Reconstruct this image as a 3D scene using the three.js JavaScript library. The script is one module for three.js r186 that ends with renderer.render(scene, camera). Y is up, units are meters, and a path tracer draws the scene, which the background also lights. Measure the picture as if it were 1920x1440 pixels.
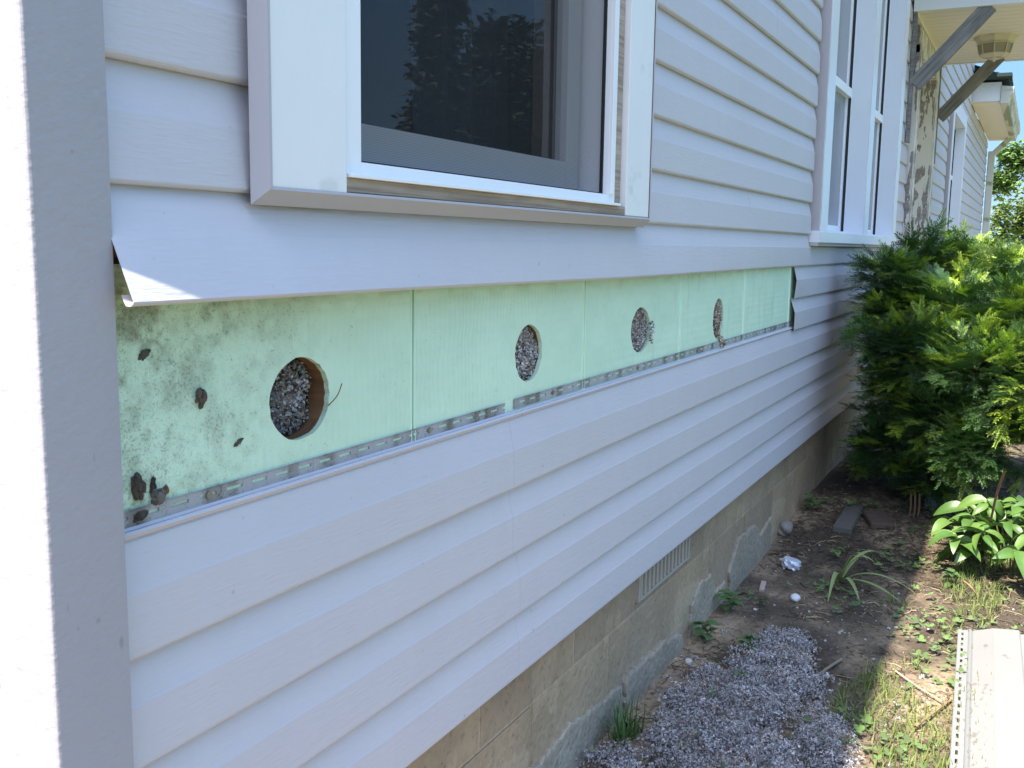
import * as THREE from 'three';
import { mergeGeometries, toCreasedNormals } from 'three/addons/utils/BufferGeometryUtils.js';
import { RoundedBoxGeometry } from 'three/addons/geometries/RoundedBoxGeometry.js';

// ---------------------------------------------------------------- camera, sky, sun, exposure
const scene = new THREE.Scene();
const EYE = new THREE.Vector3(0, 1.081, 0.752);
const camera = new THREE.PerspectiveCamera(2 * Math.atan(720 / 1900) * 180 / Math.PI, 4 / 3, 0.05, 600);
const R_ = new THREE.Vector3(0.4580874, 0.01548852, 0.88877221), U_ = new THREE.Vector3(0.11581449, 0.99028565, -0.07695022), F_ = new THREE.Vector3(0.88133021, -0.13818263, -0.45184358);
camera.position.copy(EYE);
camera.quaternion.setFromRotationMatrix(new THREE.Matrix4().makeBasis(R_, U_, F_.clone().negate()));
camera.updateMatrixWorld(true);
const renderer = new THREE.WebGLRenderer({ antialias: true });
renderer.toneMapping = THREE.LinearToneMapping;
renderer.toneMappingExposure = 4.1;
renderer.shadowMap.enabled = true;

const SUN = new THREE.Vector3(-0.494, 0.866, -0.076).normalize();
function makeSky() {
  const W = 512, H = 256, d = new Float32Array(W * H * 4);
  for (let j = 0; j < H; j++) for (let i = 0; i < W; i++) {
    const v = (j + 0.5) / H, el = (v - 0.5) * Math.PI, az = ((i + 0.5) / W - 0.5) * 2 * Math.PI;
    const dir = new THREE.Vector3(Math.cos(el) * Math.cos(az), Math.sin(el), Math.cos(el) * Math.sin(az));
    const s = Math.max(0, Math.sin(el)), c = Math.max(0, dir.dot(SUN));
    const k = Math.pow(1 - s, 6), f = 1 + 1.1 * c * c + 1.6 * Math.pow(c, 5);
    const rgb = [0.058 + 0.10 * k + 0.15 * c * c, 0.145 + 0.085 * k + 0.075 * c * c, 0.290 + 0.01 * c * c];
    const o = (j * W + i) * 4;
    for (let q = 0; q < 3; q++) d[o + q] = rgb[q] * f * SKY_GAIN;
    d[o + 3] = 1;
  }
  const t = new THREE.DataTexture(d, W, H, THREE.RGBAFormat, THREE.FloatType);
  t.mapping = THREE.EquirectangularReflectionMapping; t.magFilter = t.minFilter = THREE.LinearFilter; t.needsUpdate = true;
  return t;
}
const SKY_GAIN = 1.0;
const sky = makeSky();
scene.background = sky; scene.environment = sky;
const sun = new THREE.DirectionalLight(new THREE.Color(1, 0.93, 0.82), 3.5);
sun.position.copy(SUN).multiplyScalar(30).add(new THREE.Vector3(4, 0, 0)); sun.target.position.set(4, 0, 0);
sun.castShadow = true; sun.shadow.radius = 1; sun.shadow.mapSize.set(4096, 4096);
Object.assign(sun.shadow.camera, { left: -20, right: 20, top: 20, bottom: -20, near: 1, far: 70 });
scene.add(sun, sun.target);

// ---------------------------------------------------------------- helpers
let seed = 1234567;
const rnd = () => { seed |= 0; seed = seed + 0x6D2B79F5 | 0; let t = Math.imul(seed ^ seed >>> 15, 1 | seed); t = t + Math.imul(t ^ t >>> 7, 61 | t) ^ t; return ((t ^ t >>> 14) >>> 0) / 4294967296; };
const rr = (a, b) => a + (b - a) * rnd();
const clamp = (x, a = 0, b = 1) => Math.max(a, Math.min(b, x));
const sm = (a, b, x) => { const t = clamp((x - a) / (b - a)); return t * t * (3 - 2 * t); };
const mix = (a, b, t) => a + (b - a) * t;
const V3 = (x, y, z) => new THREE.Vector3(x, y, z);
const h2 = (i, j, s = 0) => { let h = Math.imul(i | 0, 374761393) + Math.imul(j | 0, 668265263) + Math.imul(s | 0, 2246822519) | 0; h = Math.imul(h ^ h >>> 13, 1274126177); h ^= h >>> 16; return (h >>> 0) / 4294967296; };
const md = (a, n) => ((a % n) + n) % n;
function vn(x, y, p = 4096, q = p, s = 0) {
  const i = Math.floor(x), j = Math.floor(y), a = x - i, b = y - j, u = a * a * (3 - 2 * a), v = b * b * (3 - 2 * b);
  const i0 = md(i, p), i1 = md(i + 1, p), j0 = md(j, q), j1 = md(j + 1, q);
  return mix(mix(h2(i0, j0, s), h2(i1, j0, s), u), mix(h2(i0, j1, s), h2(i1, j1, s), u), v);
}
function fbm(x, y, oct = 4, p = 4096, q = p, s = 0) { let a = 0, w = 0.5, n = 0; for (let o = 0; o < oct; o++) { a += w * vn(x, y, p, q, s + o * 17); n += w; x *= 2; y *= 2; p *= 2; q *= 2; w *= 0.5; } return a / n; }
function tex(w, h, fn, { srgb = false, size = null } = {}) {         // fn(u, v) gives 0..1 values; size is the metres one tile covers
  const d = new Uint8Array(w * h * 4);
  for (let j = 0; j < h; j++) for (let i = 0; i < w; i++) {
    const c = fn((i + 0.5) / w, (j + 0.5) / h, i, j), o = (j * w + i) * 4;
    const a = typeof c === 'number' ? [c, c, c] : c;
    for (let q = 0; q < 3; q++) { let x = clamp(a[q]); if (srgb) x = x <= 0.0031308 ? 12.92 * x : 1.055 * Math.pow(x, 1 / 2.4) - 0.055; d[o + q] = Math.round(x * 255); }
    d[o + 3] = 255;
  }
  const t = new THREE.DataTexture(d, w, h, THREE.RGBAFormat);
  t.wrapS = t.wrapT = THREE.RepeatWrapping; t.magFilter = THREE.LinearFilter; t.minFilter = THREE.LinearMipmapLinearFilter; t.generateMipmaps = true;
  if (srgb) t.colorSpace = THREE.SRGBColorSpace;
  if (size) t.repeat.set(1 / size[0], 1 / size[1]);
  t.needsUpdate = true; return t;
}
const col = (r, g, b) => new THREE.Color().setRGB(r, g, b);
const std = (o) => new THREE.MeshStandardMaterial({ roughness: 0.6, side: THREE.DoubleSide, ...o });
const used = {};
function numbered(n) { const k = used[n] = (used[n] ?? -1) + 1; return k ? `${n}_${String(k).padStart(3, '0')}` : n; }
function tag(o, label, category, group, kind) { if (label) o.userData.label = label; if (category) o.userData.category = category; if (group) o.userData.group = group; if (kind) o.userData.kind = kind; return o; }
function shade(o) { o.traverse(m => { if (m.isMesh) m.castShadow = m.receiveShadow = true; }); return o; }
function thing(name, label, category, p = [0, 0, 0], group) { const o = new THREE.Group(); o.name = numbered(name); o.position.set(...p); scene.add(o); return tag(o, label, category, group); }
function part(parent, name, geo, mat, label) { const m = new THREE.Mesh(Array.isArray(geo) ? merge(geo) : geo, mat); m.name = numbered(name); m.castShadow = m.receiveShadow = true; if (label) m.userData.label = label; parent.add(m); return m; }
function sub(parent, name) { const g = new THREE.Group(); g.name = numbered(name); parent.add(g); return g; }
function merge(list) {
  list = list.map(g => g.index ? g.toNonIndexed() : g);
  const keys = ['position', 'normal', 'uv', ...(list.every(g => g.attributes.color) ? ['color'] : [])];
  list.forEach(g => { for (const k of Object.keys(g.attributes)) if (!keys.includes(k)) g.deleteAttribute(k); if (!g.attributes.uv) g.setAttribute('uv', new THREE.BufferAttribute(new Float32Array(g.attributes.position.count * 2), 2)); });
  return mergeGeometries(list);
}
function metreUV(g) {          // box-mapped uv in metres
  if (g.index) g = g.toNonIndexed();
  if (!g.attributes.normal) g.computeVertexNormals();
  const p = g.attributes.position, n = g.attributes.normal, uv = new Float32Array(p.count * 2);
  for (let i = 0; i < p.count; i++) {
    const ax = Math.abs(n.getX(i)), ay = Math.abs(n.getY(i)), az = Math.abs(n.getZ(i));
    const [u, v] = az >= ax && az >= ay ? [p.getX(i), p.getY(i)] : ax >= ay ? [p.getZ(i), p.getY(i)] : [p.getX(i), p.getZ(i)];
    uv[i * 2] = u; uv[i * 2 + 1] = v;
  }
  g.setAttribute('uv', new THREE.BufferAttribute(uv, 2)); return g;
}
// box between two corners, edges rounded a little when r > 0
function box(x0, x1, y0, y1, z0, z1, r = 0) {
  const w = x1 - x0, h = y1 - y0, d = z1 - z0;
  const g = r > 0 ? new RoundedBoxGeometry(w, h, d, 1, Math.min(r, w / 2.1, h / 2.1, d / 2.1)) : new THREE.BoxGeometry(w, h, d);
  g.translate((x0 + x1) / 2, (y0 + y1) / 2, (z0 + z1) / 2); return metreUV(g);
}
// a thin sheet: profile points [y, z] from bottom to top, run along the x stations
function sheet(pts, xs, { th = 0.0005, off = null, v0 = 0 } = {}) {
  const n = pts.length, back = [];
  for (let i = 0; i < n; i++) {
    const a = pts[Math.max(0, i - 1)], b = pts[Math.min(n - 1, i + 1)], dy = b[0] - a[0], dz = b[1] - a[1], l = Math.hypot(dy, dz) || 1;
    back.push([pts[i][0] + dz / l * th, pts[i][1] - dy / l * th]);
  }
  const loop = [...pts, ...back.reverse()], N = loop.length, s = [0];
  for (let i = 1; i <= N; i++) { const a = loop[i - 1], b = loop[i % N]; s.push(s[i - 1] + Math.hypot(a[0] - b[0], a[1] - b[1])); }
  const P = [], UV = [], I = [];
  for (const x of xs) for (let i = 0; i <= N; i++) { const [y, z] = loop[i % N]; const o = off ? off(x, y, z) : [0, 0]; P.push(x, y + o[0], z + o[1]); UV.push(x, v0 + s[i]); }
  const M = N + 1;
  for (let k = 0; k + 1 < xs.length; k++) for (let i = 0; i < N; i++) { const a = k * M + i, b = a + 1, c = a + M, d = c + 1; I.push(a, c, b, b, c, d); }
  const cap = (k, f) => { const b0 = k * M; for (let i = 0; i + 1 < n; i++) { const a = b0 + i, b = b0 + i + 1, c = b0 + N - 1 - i, d = b0 + N - 2 - i; f ? I.push(a, b, c, b, d, c) : I.push(a, c, b, b, c, d); } };
  cap(0, true); cap(xs.length - 1, false);
  const g = new THREE.BufferGeometry();
  g.setAttribute('position', new THREE.Float32BufferAttribute(P, 3)); g.setAttribute('uv', new THREE.Float32BufferAttribute(UV, 2)); g.setIndex(I);
  return toCreasedNormals(g, 0.10);
}
function stations(a, b, step) { const n = Math.max(1, Math.round((b - a) / step)); return Array.from({ length: n + 1 }, (_, i) => a + (b - a) * i / n); }
// the point where the sight line through a photograph pixel meets a plane of the place (a wall, the ground, a cross-section)
function at(u, v, q) {
  const D = F_.clone().addScaledVector(R_, (u - 960) / 1900).addScaledVector(U_, (720 - v) / 1900);
  const k = Object.keys(q)[0]; return EYE.clone().addScaledVector(D, (q[k] - EYE[k]) / D[k]);
}
function tube(points, r, seg = 12, rad = 5) { return new THREE.TubeGeometry(new THREE.CatmullRomCurve3(points), seg, r, rad); }
function paint(g, fn) {       // linear vertex colours
  const p = g.attributes.position, c = new Float32Array(p.count * 3);
  for (let i = 0; i < p.count; i++) { const k = fn(p.getX(i), p.getY(i), p.getZ(i), i); c[i * 3] = k[0]; c[i * 3 + 1] = k[1]; c[i * 3 + 2] = k[2]; }
  g.setAttribute('color', new THREE.BufferAttribute(c, 3)); return g;
}

// ---------------------------------------------------------------- textures and materials
const specks = (n, s) => Array.from({ length: n }, (_, i) => [h2(i, 1, s), h2(i, 2, s), h2(i, 3, s), h2(i, 4, s)]);
const sidingSpecks = specks(150, 5);
const sidingMap = (() => {
  const W = 1024, H = 512, buf = new Float32Array(W * H).fill(0);
  for (const [a, b, c, d] of sidingSpecks) {
    const x0 = a * W, y0 = b * H, r = 0.6 + 1.1 * c * c, dark = d < 0.72 ? -0.34 * (0.4 + 0.6 * h2(d * 9999, 7)) : 0.22, rx = r * (h2(c * 999, 3) < 0.2 ? 0.8 : 1), ry = r * (h2(c * 999, 4) < 0.15 ? 3 : 1);
    for (let j = -6; j <= 6; j++) for (let i = -4; i <= 4; i++) { const e = Math.hypot(i / rx, j / ry); if (e < 1.4) buf[md(Math.round(y0) + j, H) * W + md(Math.round(x0) + i, W)] = dark * (1 - sm(0.6, 1.4, e)); }
  }
  return tex(W, H, (u, v, i, j) => {
    const n = fbm(u * 6, v * 5, 4, 6, 5, 3) - 0.5, st = fbm(u * 40, v * 4, 3, 40, 4, 9) - 0.5, k = 1 + 0.055 * n + 0.03 * st + buf[j * W + i];
    return [0.96 * k, 0.96 * k, 0.96 * (k + 0.01 * n)];
  }, { srgb: true, size: [1.7, 0.85] });
})();
const grainBump = tex(512, 512, (u, v) => 0.5 + 0.9 * (fbm(u * 10, v * 90, 3, 10, 90, 2) - 0.5) + 0.35 * (fbm(u * 26 + 3 * v, v * 40, 2, 26, 40, 7) - 0.5), { size: [0.25, 0.25] });
const crinkleBump = tex(512, 512, (u, v) => fbm(u * 30, v * 46, 3, 30, 46, 5), { size: [0.25, 0.25] });
const M = {};
M.siding = std({ color: col(0.56, 0.54, 0.565), map: sidingMap, bumpMap: grainBump, bumpScale: 0.0005, roughness: 0.5 });
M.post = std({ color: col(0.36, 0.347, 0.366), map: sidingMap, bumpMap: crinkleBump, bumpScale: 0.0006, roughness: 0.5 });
M.removed = std({ color: col(0.245, 0.243, 0.232), map: tex(512, 512, (u, v) => { const n = fbm(u * 8, v * 8, 4, 8, 8, 31), s = sm(0.76, 0.84, fbm(u * 20, v * 30, 3, 20, 30, 37)); return [0.97 - 0.06 * n - 0.25 * s, 0.96 - 0.07 * n - 0.29 * s, 0.95 - 0.08 * n - 0.32 * s]; }, { srgb: true, size: [0.7, 0.7] }), bumpMap: grainBump, bumpScale: 0.0003, roughness: 0.5 });
const whiteMap = tex(512, 512, (u, v) => { const n = fbm(u * 5, v * 5, 5, 5, 5, 41), d = sm(0.66, 0.8, fbm(u * 9, v * 14, 4, 9, 14, 43)); return [0.96 - 0.08 * n - 0.13 * d, 0.96 - 0.075 * n - 0.13 * d, 0.95 - 0.07 * n - 0.14 * d]; }, { srgb: true, size: [0.8, 0.8] });
M.casing = std({ color: col(0.86, 0.86, 0.86), map: whiteMap, roughness: 0.45, bumpMap: crinkleBump, bumpScale: 0.0002 });
M.vinyl = std({ color: col(0.86, 0.87, 0.88), roughness: 0.3 });
M.coil = std({ color: col(0.72, 0.76, 0.80), roughness: 0.3, bumpMap: tex(256, 256, (u, v) => fbm(u * 5, v * 5, 3, 5, 5, 51), { size: [0.5, 0.5] }), bumpScale: 0.002 });
M.jchannel = std({ color: col(0.46, 0.44, 0.46), map: sidingMap, roughness: 0.45 });
M.gasket = std({ color: col(0.01, 0.01, 0.012), roughness: 0.6 });
M.glass = new THREE.MeshPhysicalMaterial({ color: 0xffffff, transmission: 1, thickness: 0, roughness: 0.0, ior: 1.85, side: THREE.DoubleSide });
M.screen = new THREE.MeshStandardMaterial({ color: col(0.012, 0.0125, 0.014), roughness: 0.8, transparent: true, opacity: 1, alphaMap: tex(64, 64, (u, v) => 0.36 + 0.20 * Math.pow(0.5 + 0.5 * Math.cos(v * Math.PI * 16), 2) + 0.05 * Math.cos(u * Math.PI * 16), { size: [0.0125 * 1.35, 0.0125 * 1.35] }), side: THREE.DoubleSide });
M.sash = std({ color: col(0.55, 0.55, 0.55), roughness: 0.35 });
const woodMap = (a, b, s) => tex(512, 512, (u, v) => { const g = fbm(u * 3, v * 60, 4, 3, 60, s), k = fbm(u * 8, v * 8, 4, 8, 8, s + 3), t = clamp(g * 0.75 + k * 0.4 - 0.1); return [0, 1, 2].map(q => mix(a[q], b[q], t)); }, { srgb: true, size: [0.5, 0.25] });
const woodBump = tex(512, 512, (u, v) => fbm(u * 3, v * 70, 4, 3, 70, 71), { size: [0.5, 0.25] });
M.weathered = std({ color: 0xffffff, map: woodMap([0.16, 0.12, 0.09], [0.55, 0.46, 0.38], 61), bumpMap: woodBump, bumpScale: 0.002, roughness: 0.9 });
M.greyWood = std({ color: 0xffffff, map: woodMap([0.07, 0.072, 0.074], [0.36, 0.36, 0.34], 67), bumpMap: woodBump, bumpScale: 0.004, roughness: 0.9 });
M.greyWood.map.rotation = 0;
M.brownWood = std({ color: 0xffffff, map: woodMap([0.07, 0.032, 0.014], [0.26, 0.13, 0.055], 73), bumpMap: woodBump, bumpScale: 0.002, roughness: 0.9 });
M.peeling = std({ color: 0xffffff, roughness: 0.8, map: tex(512, 1024, (u, v) => {
  const n = fbm(u * 16, v * 10, 5, 16, 10, 81), m = fbm(u * 40, v * 24, 4, 40, 24, 83), low = fbm(u * 2, v * 3, 2, 2, 3, 85);
  const p = sm(0.60, 0.62, n * 0.62 + m * 0.2 + low * 0.26), q = fbm(u * 6, v * 60, 3, 6, 60, 87), dirt = fbm(u * 5, v * 4, 4, 5, 4, 89);
  const base = [0.74 - 0.16 * dirt, 0.71 - 0.17 * dirt, 0.65 - 0.19 * dirt], wood = [0.17 + 0.22 * q, 0.15 + 0.2 * q, 0.135 + 0.18 * q];
  return [0, 1, 2].map(k => mix(base[k], wood[k], p));
}, { srgb: true, size: [0.45, 0.9] }), bumpMap: tex(512, 1024, (u, v) => { const n = fbm(u * 16, v * 10, 5, 16, 10, 81), m = fbm(u * 40, v * 24, 4, 40, 24, 83), low = fbm(u * 2, v * 3, 2, 2, 3, 85); return 1 - sm(0.60, 0.62, n * 0.62 + m * 0.2 + low * 0.26); }, { size: [0.45, 0.9] }), bumpScale: 0.0012 });
const concreteMap = tex(1024, 1024, (u, v) => {
  const n = fbm(u * 6, v * 6, 5, 6, 6, 91), f = fbm(u * 90, v * 90, 2, 90, 90, 93), st = sm(0.55, 0.75, fbm(u * 5, v * 3, 4, 5, 3, 95)), pale = sm(0.64, 0.72, fbm(u * 14, v * 9, 4, 14, 9, 97)), pit = sm(0.72, 0.8, fbm(u * 120, v * 120, 2, 120, 120, 99));
  const k = 0.72 + 0.45 * n + 0.16 * (f - 0.5);
  return [0.31 * k * (1 - 0.14 * st) + 0.05 * pale - 0.06 * pit, 0.272 * k * (1 - 0.13 * st) + 0.048 * pale - 0.055 * pit, 0.215 * k * (1 - 0.10 * st) + 0.042 * pale - 0.045 * pit];
}, { srgb: true, size: [1.1, 1.1] });
const concreteBump = tex(512, 512, (u, v) => fbm(u * 40, v * 40, 4, 40, 40, 101) * 0.7 + fbm(u * 6, v * 6, 3, 6, 6, 103) * 0.5, { size: [0.5, 0.5] });
M.block = [0.92, 1.02, 1.1].map((k, i) => std({ color: col(1.2 * k, 1.03 * k, 0.84 * k * (1 - 0.02 * i)), map: concreteMap, bumpMap: concreteBump, bumpScale: 0.004, roughness: 0.95 }));
M.mortar = std({ color: col(1.55, 1.34, 1.1), map: concreteMap, bumpMap: concreteBump, bumpScale: 0.004, roughness: 0.95 });
M.parge = std({ color: col(1.1, 1.06, 0.98), map: concreteMap, bumpMap: concreteBump, bumpScale: 0.006, roughness: 0.95 });
M.soffit = std({ color: col(0.78, 0.74, 0.66), roughness: 0.5 });
M.fascia = std({ color: col(0.80, 0.83, 0.86), roughness: 0.4 });
M.gutter = std({ color: col(0.62, 0.62, 0.55), roughness: 0.6, map: tex(256, 256, (u, v) => { const m = sm(0.5, 0.68, fbm(u * 6, v * 6, 4, 6, 6, 111)); return [0.95 - 0.55 * m, 0.95 - 0.48 * m, 0.92 - 0.62 * m]; }, { srgb: true, size: [4, 0.5] }) });
M.shingle = [0.7, 1, 1.35].map(k => std({ color: col(0.028 * k, 0.05 * k, 0.045 * k), roughness: 0.95 }));
M.dark = std({ color: col(0.05, 0.05, 0.05), roughness: 0.9 });
M.room = std({ color: col(0.012, 0.012, 0.013), roughness: 0.9 });
M.curtain = std({ color: col(0.022, 0.034, 0.042), roughness: 0.9 });
M.wallcore = std({ color: col(0.20, 0.13, 0.08), roughness: 0.9 });
M.steel = std({ color: col(0.30, 0.25, 0.21), roughness: 0.5, metalness: 0.6 });

// green foam board: one unique map over the whole opening, dirt lies thick at the left end
const BX0 = 0.56, BX1 = 3.72, BY0 = 0.77, BY1 = 1.06;
const boardDirt = (x, y) => {
  const l = 1 - sm(0.64, 1.05, x), blot = fbm(x * 70, y * 70, 4, 4096, 4096, 121), fine = fbm(x * 430 + y * 120, y * 430, 2, 4096, 4096, 123), big = fbm(x * 17, y * 17, 3, 4096, 4096, 122);
  const thresh = mix(0.74, 0.61, Math.pow(l, 0.7));
  const top = sm(0.985, 1.03, y) * sm(0.42, 0.62, fbm(x * 20, y * 70, 3, 4096, 4096, 129));
  return { film: sm(0.36, 0.72, blot * 0.6 + big * 0.4) * (0.05 + 0.9 * l * (0.55 + 0.6 * sm(0.88, 1.02, y))) + 0.4 * top, grain: clamp(sm(thresh, thresh + 0.05, fine * 0.62 + blot * 0.2 + big * 0.18) * 0.65 + 0.7 * sm(0.78 - 0.09 * l, 0.84 - 0.09 * l, fbm(x * 190, y * 240, 3, 4096, 4096, 126) * 0.75 + big * 0.25) + 0.5 * l * sm(0.62, 0.70, fbm(x * 800, y * 800, 2, 4096, 4096, 128))) };
};
const boardMap = (x0, x1, w, h) => tex(w, h, (u, v) => {
  const x = mix(x0, x1, u), y = mix(BY0, BY1, v), d = boardDirt(x, y), n = fbm(x * 9, y * 22, 4, 4096, 4096, 125);
  const rust = sm(0.66, 0.74, fbm(x * 60, y * 9, 3, 4096, 4096, 127)) * sm(1.6, 2.4, x) * 0.13;
  let c = [0.595 + 0.10 * (n - 0.5), 0.79 + 0.10 * (n - 0.5), 0.60 + 0.10 * (n - 0.5)];
  const film = [0.23, 0.26, 0.175], grain = [0.085, 0.075, 0.055];
  c = c.map((k, q) => mix(mix(k, film[q], clamp(d.film * 0.85 + rust)), grain[q], d.grain * 0.5));
  return c;
}, { srgb: true });
const boardTexA = boardMap(BX0, 1.25, 1400, 590), boardTexB = boardMap(1.15, BX1, 2048, 232);
const boardBump = tex(512, 512, (u, v) => { const w = 0.06 * (fbm(u * 6, v * 6, 3, 6, 6, 131) - 0.5); return 0.5 + 0.28 * Math.sin(2 * Math.PI * (14 * (u + w) + 10 * v)) * Math.sin(2 * Math.PI * (14 * (u + w) - 10 * v)) + 0.35 * (fbm(u * 26, v * 26, 3, 26, 26, 133) - 0.5); }, { size: [0.36, 0.36] });
function boardMat(t, x0, x1) {   // uv arrive in metres; the maps are set out over their own part of the wall
  t.repeat.set(1 / (x1 - x0), 1 / (BY1 - BY0)); t.offset.set(-x0 / (x1 - x0), -BY0 / (BY1 - BY0));
  return std({ map: t, bumpMap: boardBump, bumpScale: 0.0009, roughness: 0.55 });
}
M.boardA = boardMat(boardTexA, BX0, 1.25); M.boardB = boardMat(boardTexB, 1.15, BX1);
M.boardEdge = std({ color: col(0.58, 0.80, 0.61), roughness: 0.6 });

// ---------------------------------------------------------------- the ground
const gh = (x, z) => {
  const far = sm(3.1, 4.6, x) * 0.05, n = 0.022 * (fbm(x * 2.2 + 9, z * 2.2 + 4, 4, 4096, 4096, 201) - 0.5) + 0.010 * (fbm(x * 11, z * 11, 3, 4096, 4096, 203) - 0.5);
  return (n + far) * (1 - sm(10, 30, Math.hypot(x, z)));
};
const axis = (lo, hi, step, ends) => [...ends.filter(e => e < lo), ...stations(lo, hi, step), ...ends.filter(e => e > hi)];
const GX = axis(1.2, 5.4, 0.014, [-260, -120, -50, -20, -8, -3, -1, 0, 0.4, 0.8, 1.0, 5.8, 6.5, 8, 11, 16, 26, 50, 110, 260]);
const GZ = axis(-0.12, 1.25, 0.014, [-260, -120, -50, -20, -9, -7, -4, -2, -1, -0.5, -0.3, 1.4, 1.7, 2.2, 3, 5, 9, 16, 30, 60, 130, 260]);
{
  const P = [], UV = [], C = [], I = [];
  for (const z of GZ) for (const x of GX) {
    P.push(x, gh(x, z), z); UV.push(x, z);
    const lawn = sm(1.3, 2.6, z + 0.6 * (fbm(x * 3, z * 3, 3, 4096, 4096, 211) - 0.5)) , n = fbm(x * 4, z * 4, 4, 4096, 4096, 213), moist = fbm(x * 2, z * 5, 3, 4096, 4096, 215);
    const sand = sm(0.52, 0.66, fbm(x * 3.1 + 2, z * 4.2, 3, 4096, 4096, 217));
    const dirt = [0.212 + 0.09 * sand + 0.07 * (n - 0.5), 0.156 + 0.065 * sand + 0.05 * (n - 0.5), 0.098 + 0.04 * sand + 0.035 * (n - 0.5)].map(k => k * (0.34 + 1.05 * sm(0.41, 0.66, moist * 0.7 + 0.3 * fbm(x * 9, z * 9, 3, 4096, 4096, 219))));
    const grass = [0.10, 0.125, 0.04];
    for (let q = 0; q < 3; q++) C.push(mix(dirt[q], grass[q], lawn));
  }
  const W = GX.length;
  for (let j = 0; j + 1 < GZ.length; j++) for (let i = 0; i + 1 < W; i++) { const a = j * W + i, b = a + 1, c = a + W, d = c + 1; I.push(a, c, b, b, c, d); }
  const g = new THREE.BufferGeometry();
  g.setAttribute('position', new THREE.Float32BufferAttribute(P, 3)); g.setAttribute('uv', new THREE.Float32BufferAttribute(UV, 2)); g.setAttribute('color', new THREE.Float32BufferAttribute(C, 3)); g.setIndex(I); g.computeVertexNormals();
  const soil = tex(1024, 1024, (u, v) => { const a = fbm(u * 60, v * 60, 4, 60, 60, 221), b = sm(0.62, 0.72, fbm(u * 46, v * 46, 2, 46, 46, 223)), s = sm(0.68, 0.74, fbm(u * 14 + v * 8, v * 120, 2, 14 * 1, 120, 225)), d = sm(0.63, 0.72, fbm(u * 80, v * 80, 2, 80, 80, 227)); const k = 0.55 + 0.62 * a - 0.3 * d; return [k + 0.25 * b + 0.2 * s, k + 0.24 * b + 0.16 * s, k + 0.22 * b + 0.08 * s]; }, { srgb: true, size: [0.9, 0.9] });
  const soilBump = tex(512, 512, (u, v) => fbm(u * 50, v * 50, 4, 50, 50, 229), { size: [0.45, 0.45] });
  const m = new THREE.Mesh(g, std({ map: soil, vertexColors: true, bumpMap: soilBump, bumpScale: 0.006, roughness: 1 }));
  m.name = 'ground'; m.userData.kind = 'structure'; m.receiveShadow = m.castShadow = true; scene.add(m);
}

// ---------------------------------------------------------------- the house
const house = thing('house', 'pale lavender vinyl sided house with a strip of siding taken off above its block foundation', 'house');
const C = 0.1143, yk = k => 1.13 - k * C, NX = 16.05;
const wob = (x, y) => 0.0014 * (fbm(x * 1.4, y * 3, 2, 4096, 4096, 301) - 0.5);
// one course of Dutch lap, its lip at y0: hook, flat face, knee, cove up to the lip above
const course = (y0, hook) => [
  ...(hook ? [[y0 + 0.007, -0.0125], [y0 + 0.001, -0.0128], [y0 - 0.0030, -0.0105], [y0 - 0.0034, -0.0060], [y0 - 0.0026, -0.0036]] : [[y0 - 0.002, -0.0125], [y0 - 0.0034, -0.0070], [y0 - 0.0026, -0.0036]]),
  [y0 - 0.0010, -0.0016], [y0 + 0.0010, -0.0003], [y0 + 0.0035, 0], [y0 + C * 0.555, -0.0012], [y0 + C * 0.57, -0.0016], [y0 + C * 0.585, -0.0023], [y0 + C * 0.985, -0.0124]];
const cut = (pts, yTop) => { const o = []; for (let i = 0; i < pts.length; i++) { if (pts[i][0] <= yTop) o.push(pts[i]); else { const a = pts[i - 1], b = pts[i], t = (yTop - a[0]) / (b[0] - a[0]); o.push([yTop, mix(a[1], b[1], t)]); break; } } return o; };
const LOCK = y => [[y + 0.000, -0.0143], [y + 0.003, -0.0108], [y + 0.0070, -0.0082], [y + 0.0098, -0.0105], [y + 0.0092, -0.0165], [y + 0.0118, -0.0182]];
function panelGeo(kBot, kTop, x0, x1, { top = null, off = null, lock = false, step = 0.3 } = {}) {
  let pts = [];
  for (let k = kBot; k > kTop; k--) pts.push(...course(yk(k), k === kBot));
  if (lock) pts.push(...LOCK(yk(kTop))); else pts.push([yk(kTop), -0.0145], [yk(kTop) + 0.012, -0.0145]);
  if (top !== null) pts = cut(pts, top);
  return sheet(pts, stations(x0, x1, step), { off: off ?? ((x, y) => [0, wob(x, y)]), v0: kBot * 0.37 });
}
// openings in the siding: [x0, x1, bottom, top]
const TOPY = yk(-11);
const OPEN = [[0.890, 2.030, 1.129, TOPY], [3.86, 6.115, 1.085, yk(-15)], [6.70, 8.06, 0, TOPY], [9.50, 11.16, 1.085, TOPY]];
const XL = 0.644;
function spans(x0, x1, yb, yt) {       // pieces [x0, x1, top or null] of a row
  let out = [[x0, x1, null]];
  for (const [a, b, c, d] of OPEN) if (c < yt - 0.01 && d > yb + 0.01) {
    const next = [];
    for (const [p, q, t] of out) { if (b <= p || a >= q) { next.push([p, q, t]); continue; } if (a > p) next.push([p, a, t]); if (c > yb + 0.005) next.push([Math.max(a, p), Math.min(b, q), c]); if (b < q) next.push([b, q, t]); }
    out = next;
  }
  return out;
}
const looseBow = x => mix(0.0405, 0.017, sm(0.62, 1.5, x)) * (1 - sm(1.6, 3.0, x)) + 0.006 * (1 - sm(2.9, 3.6, x));
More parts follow.
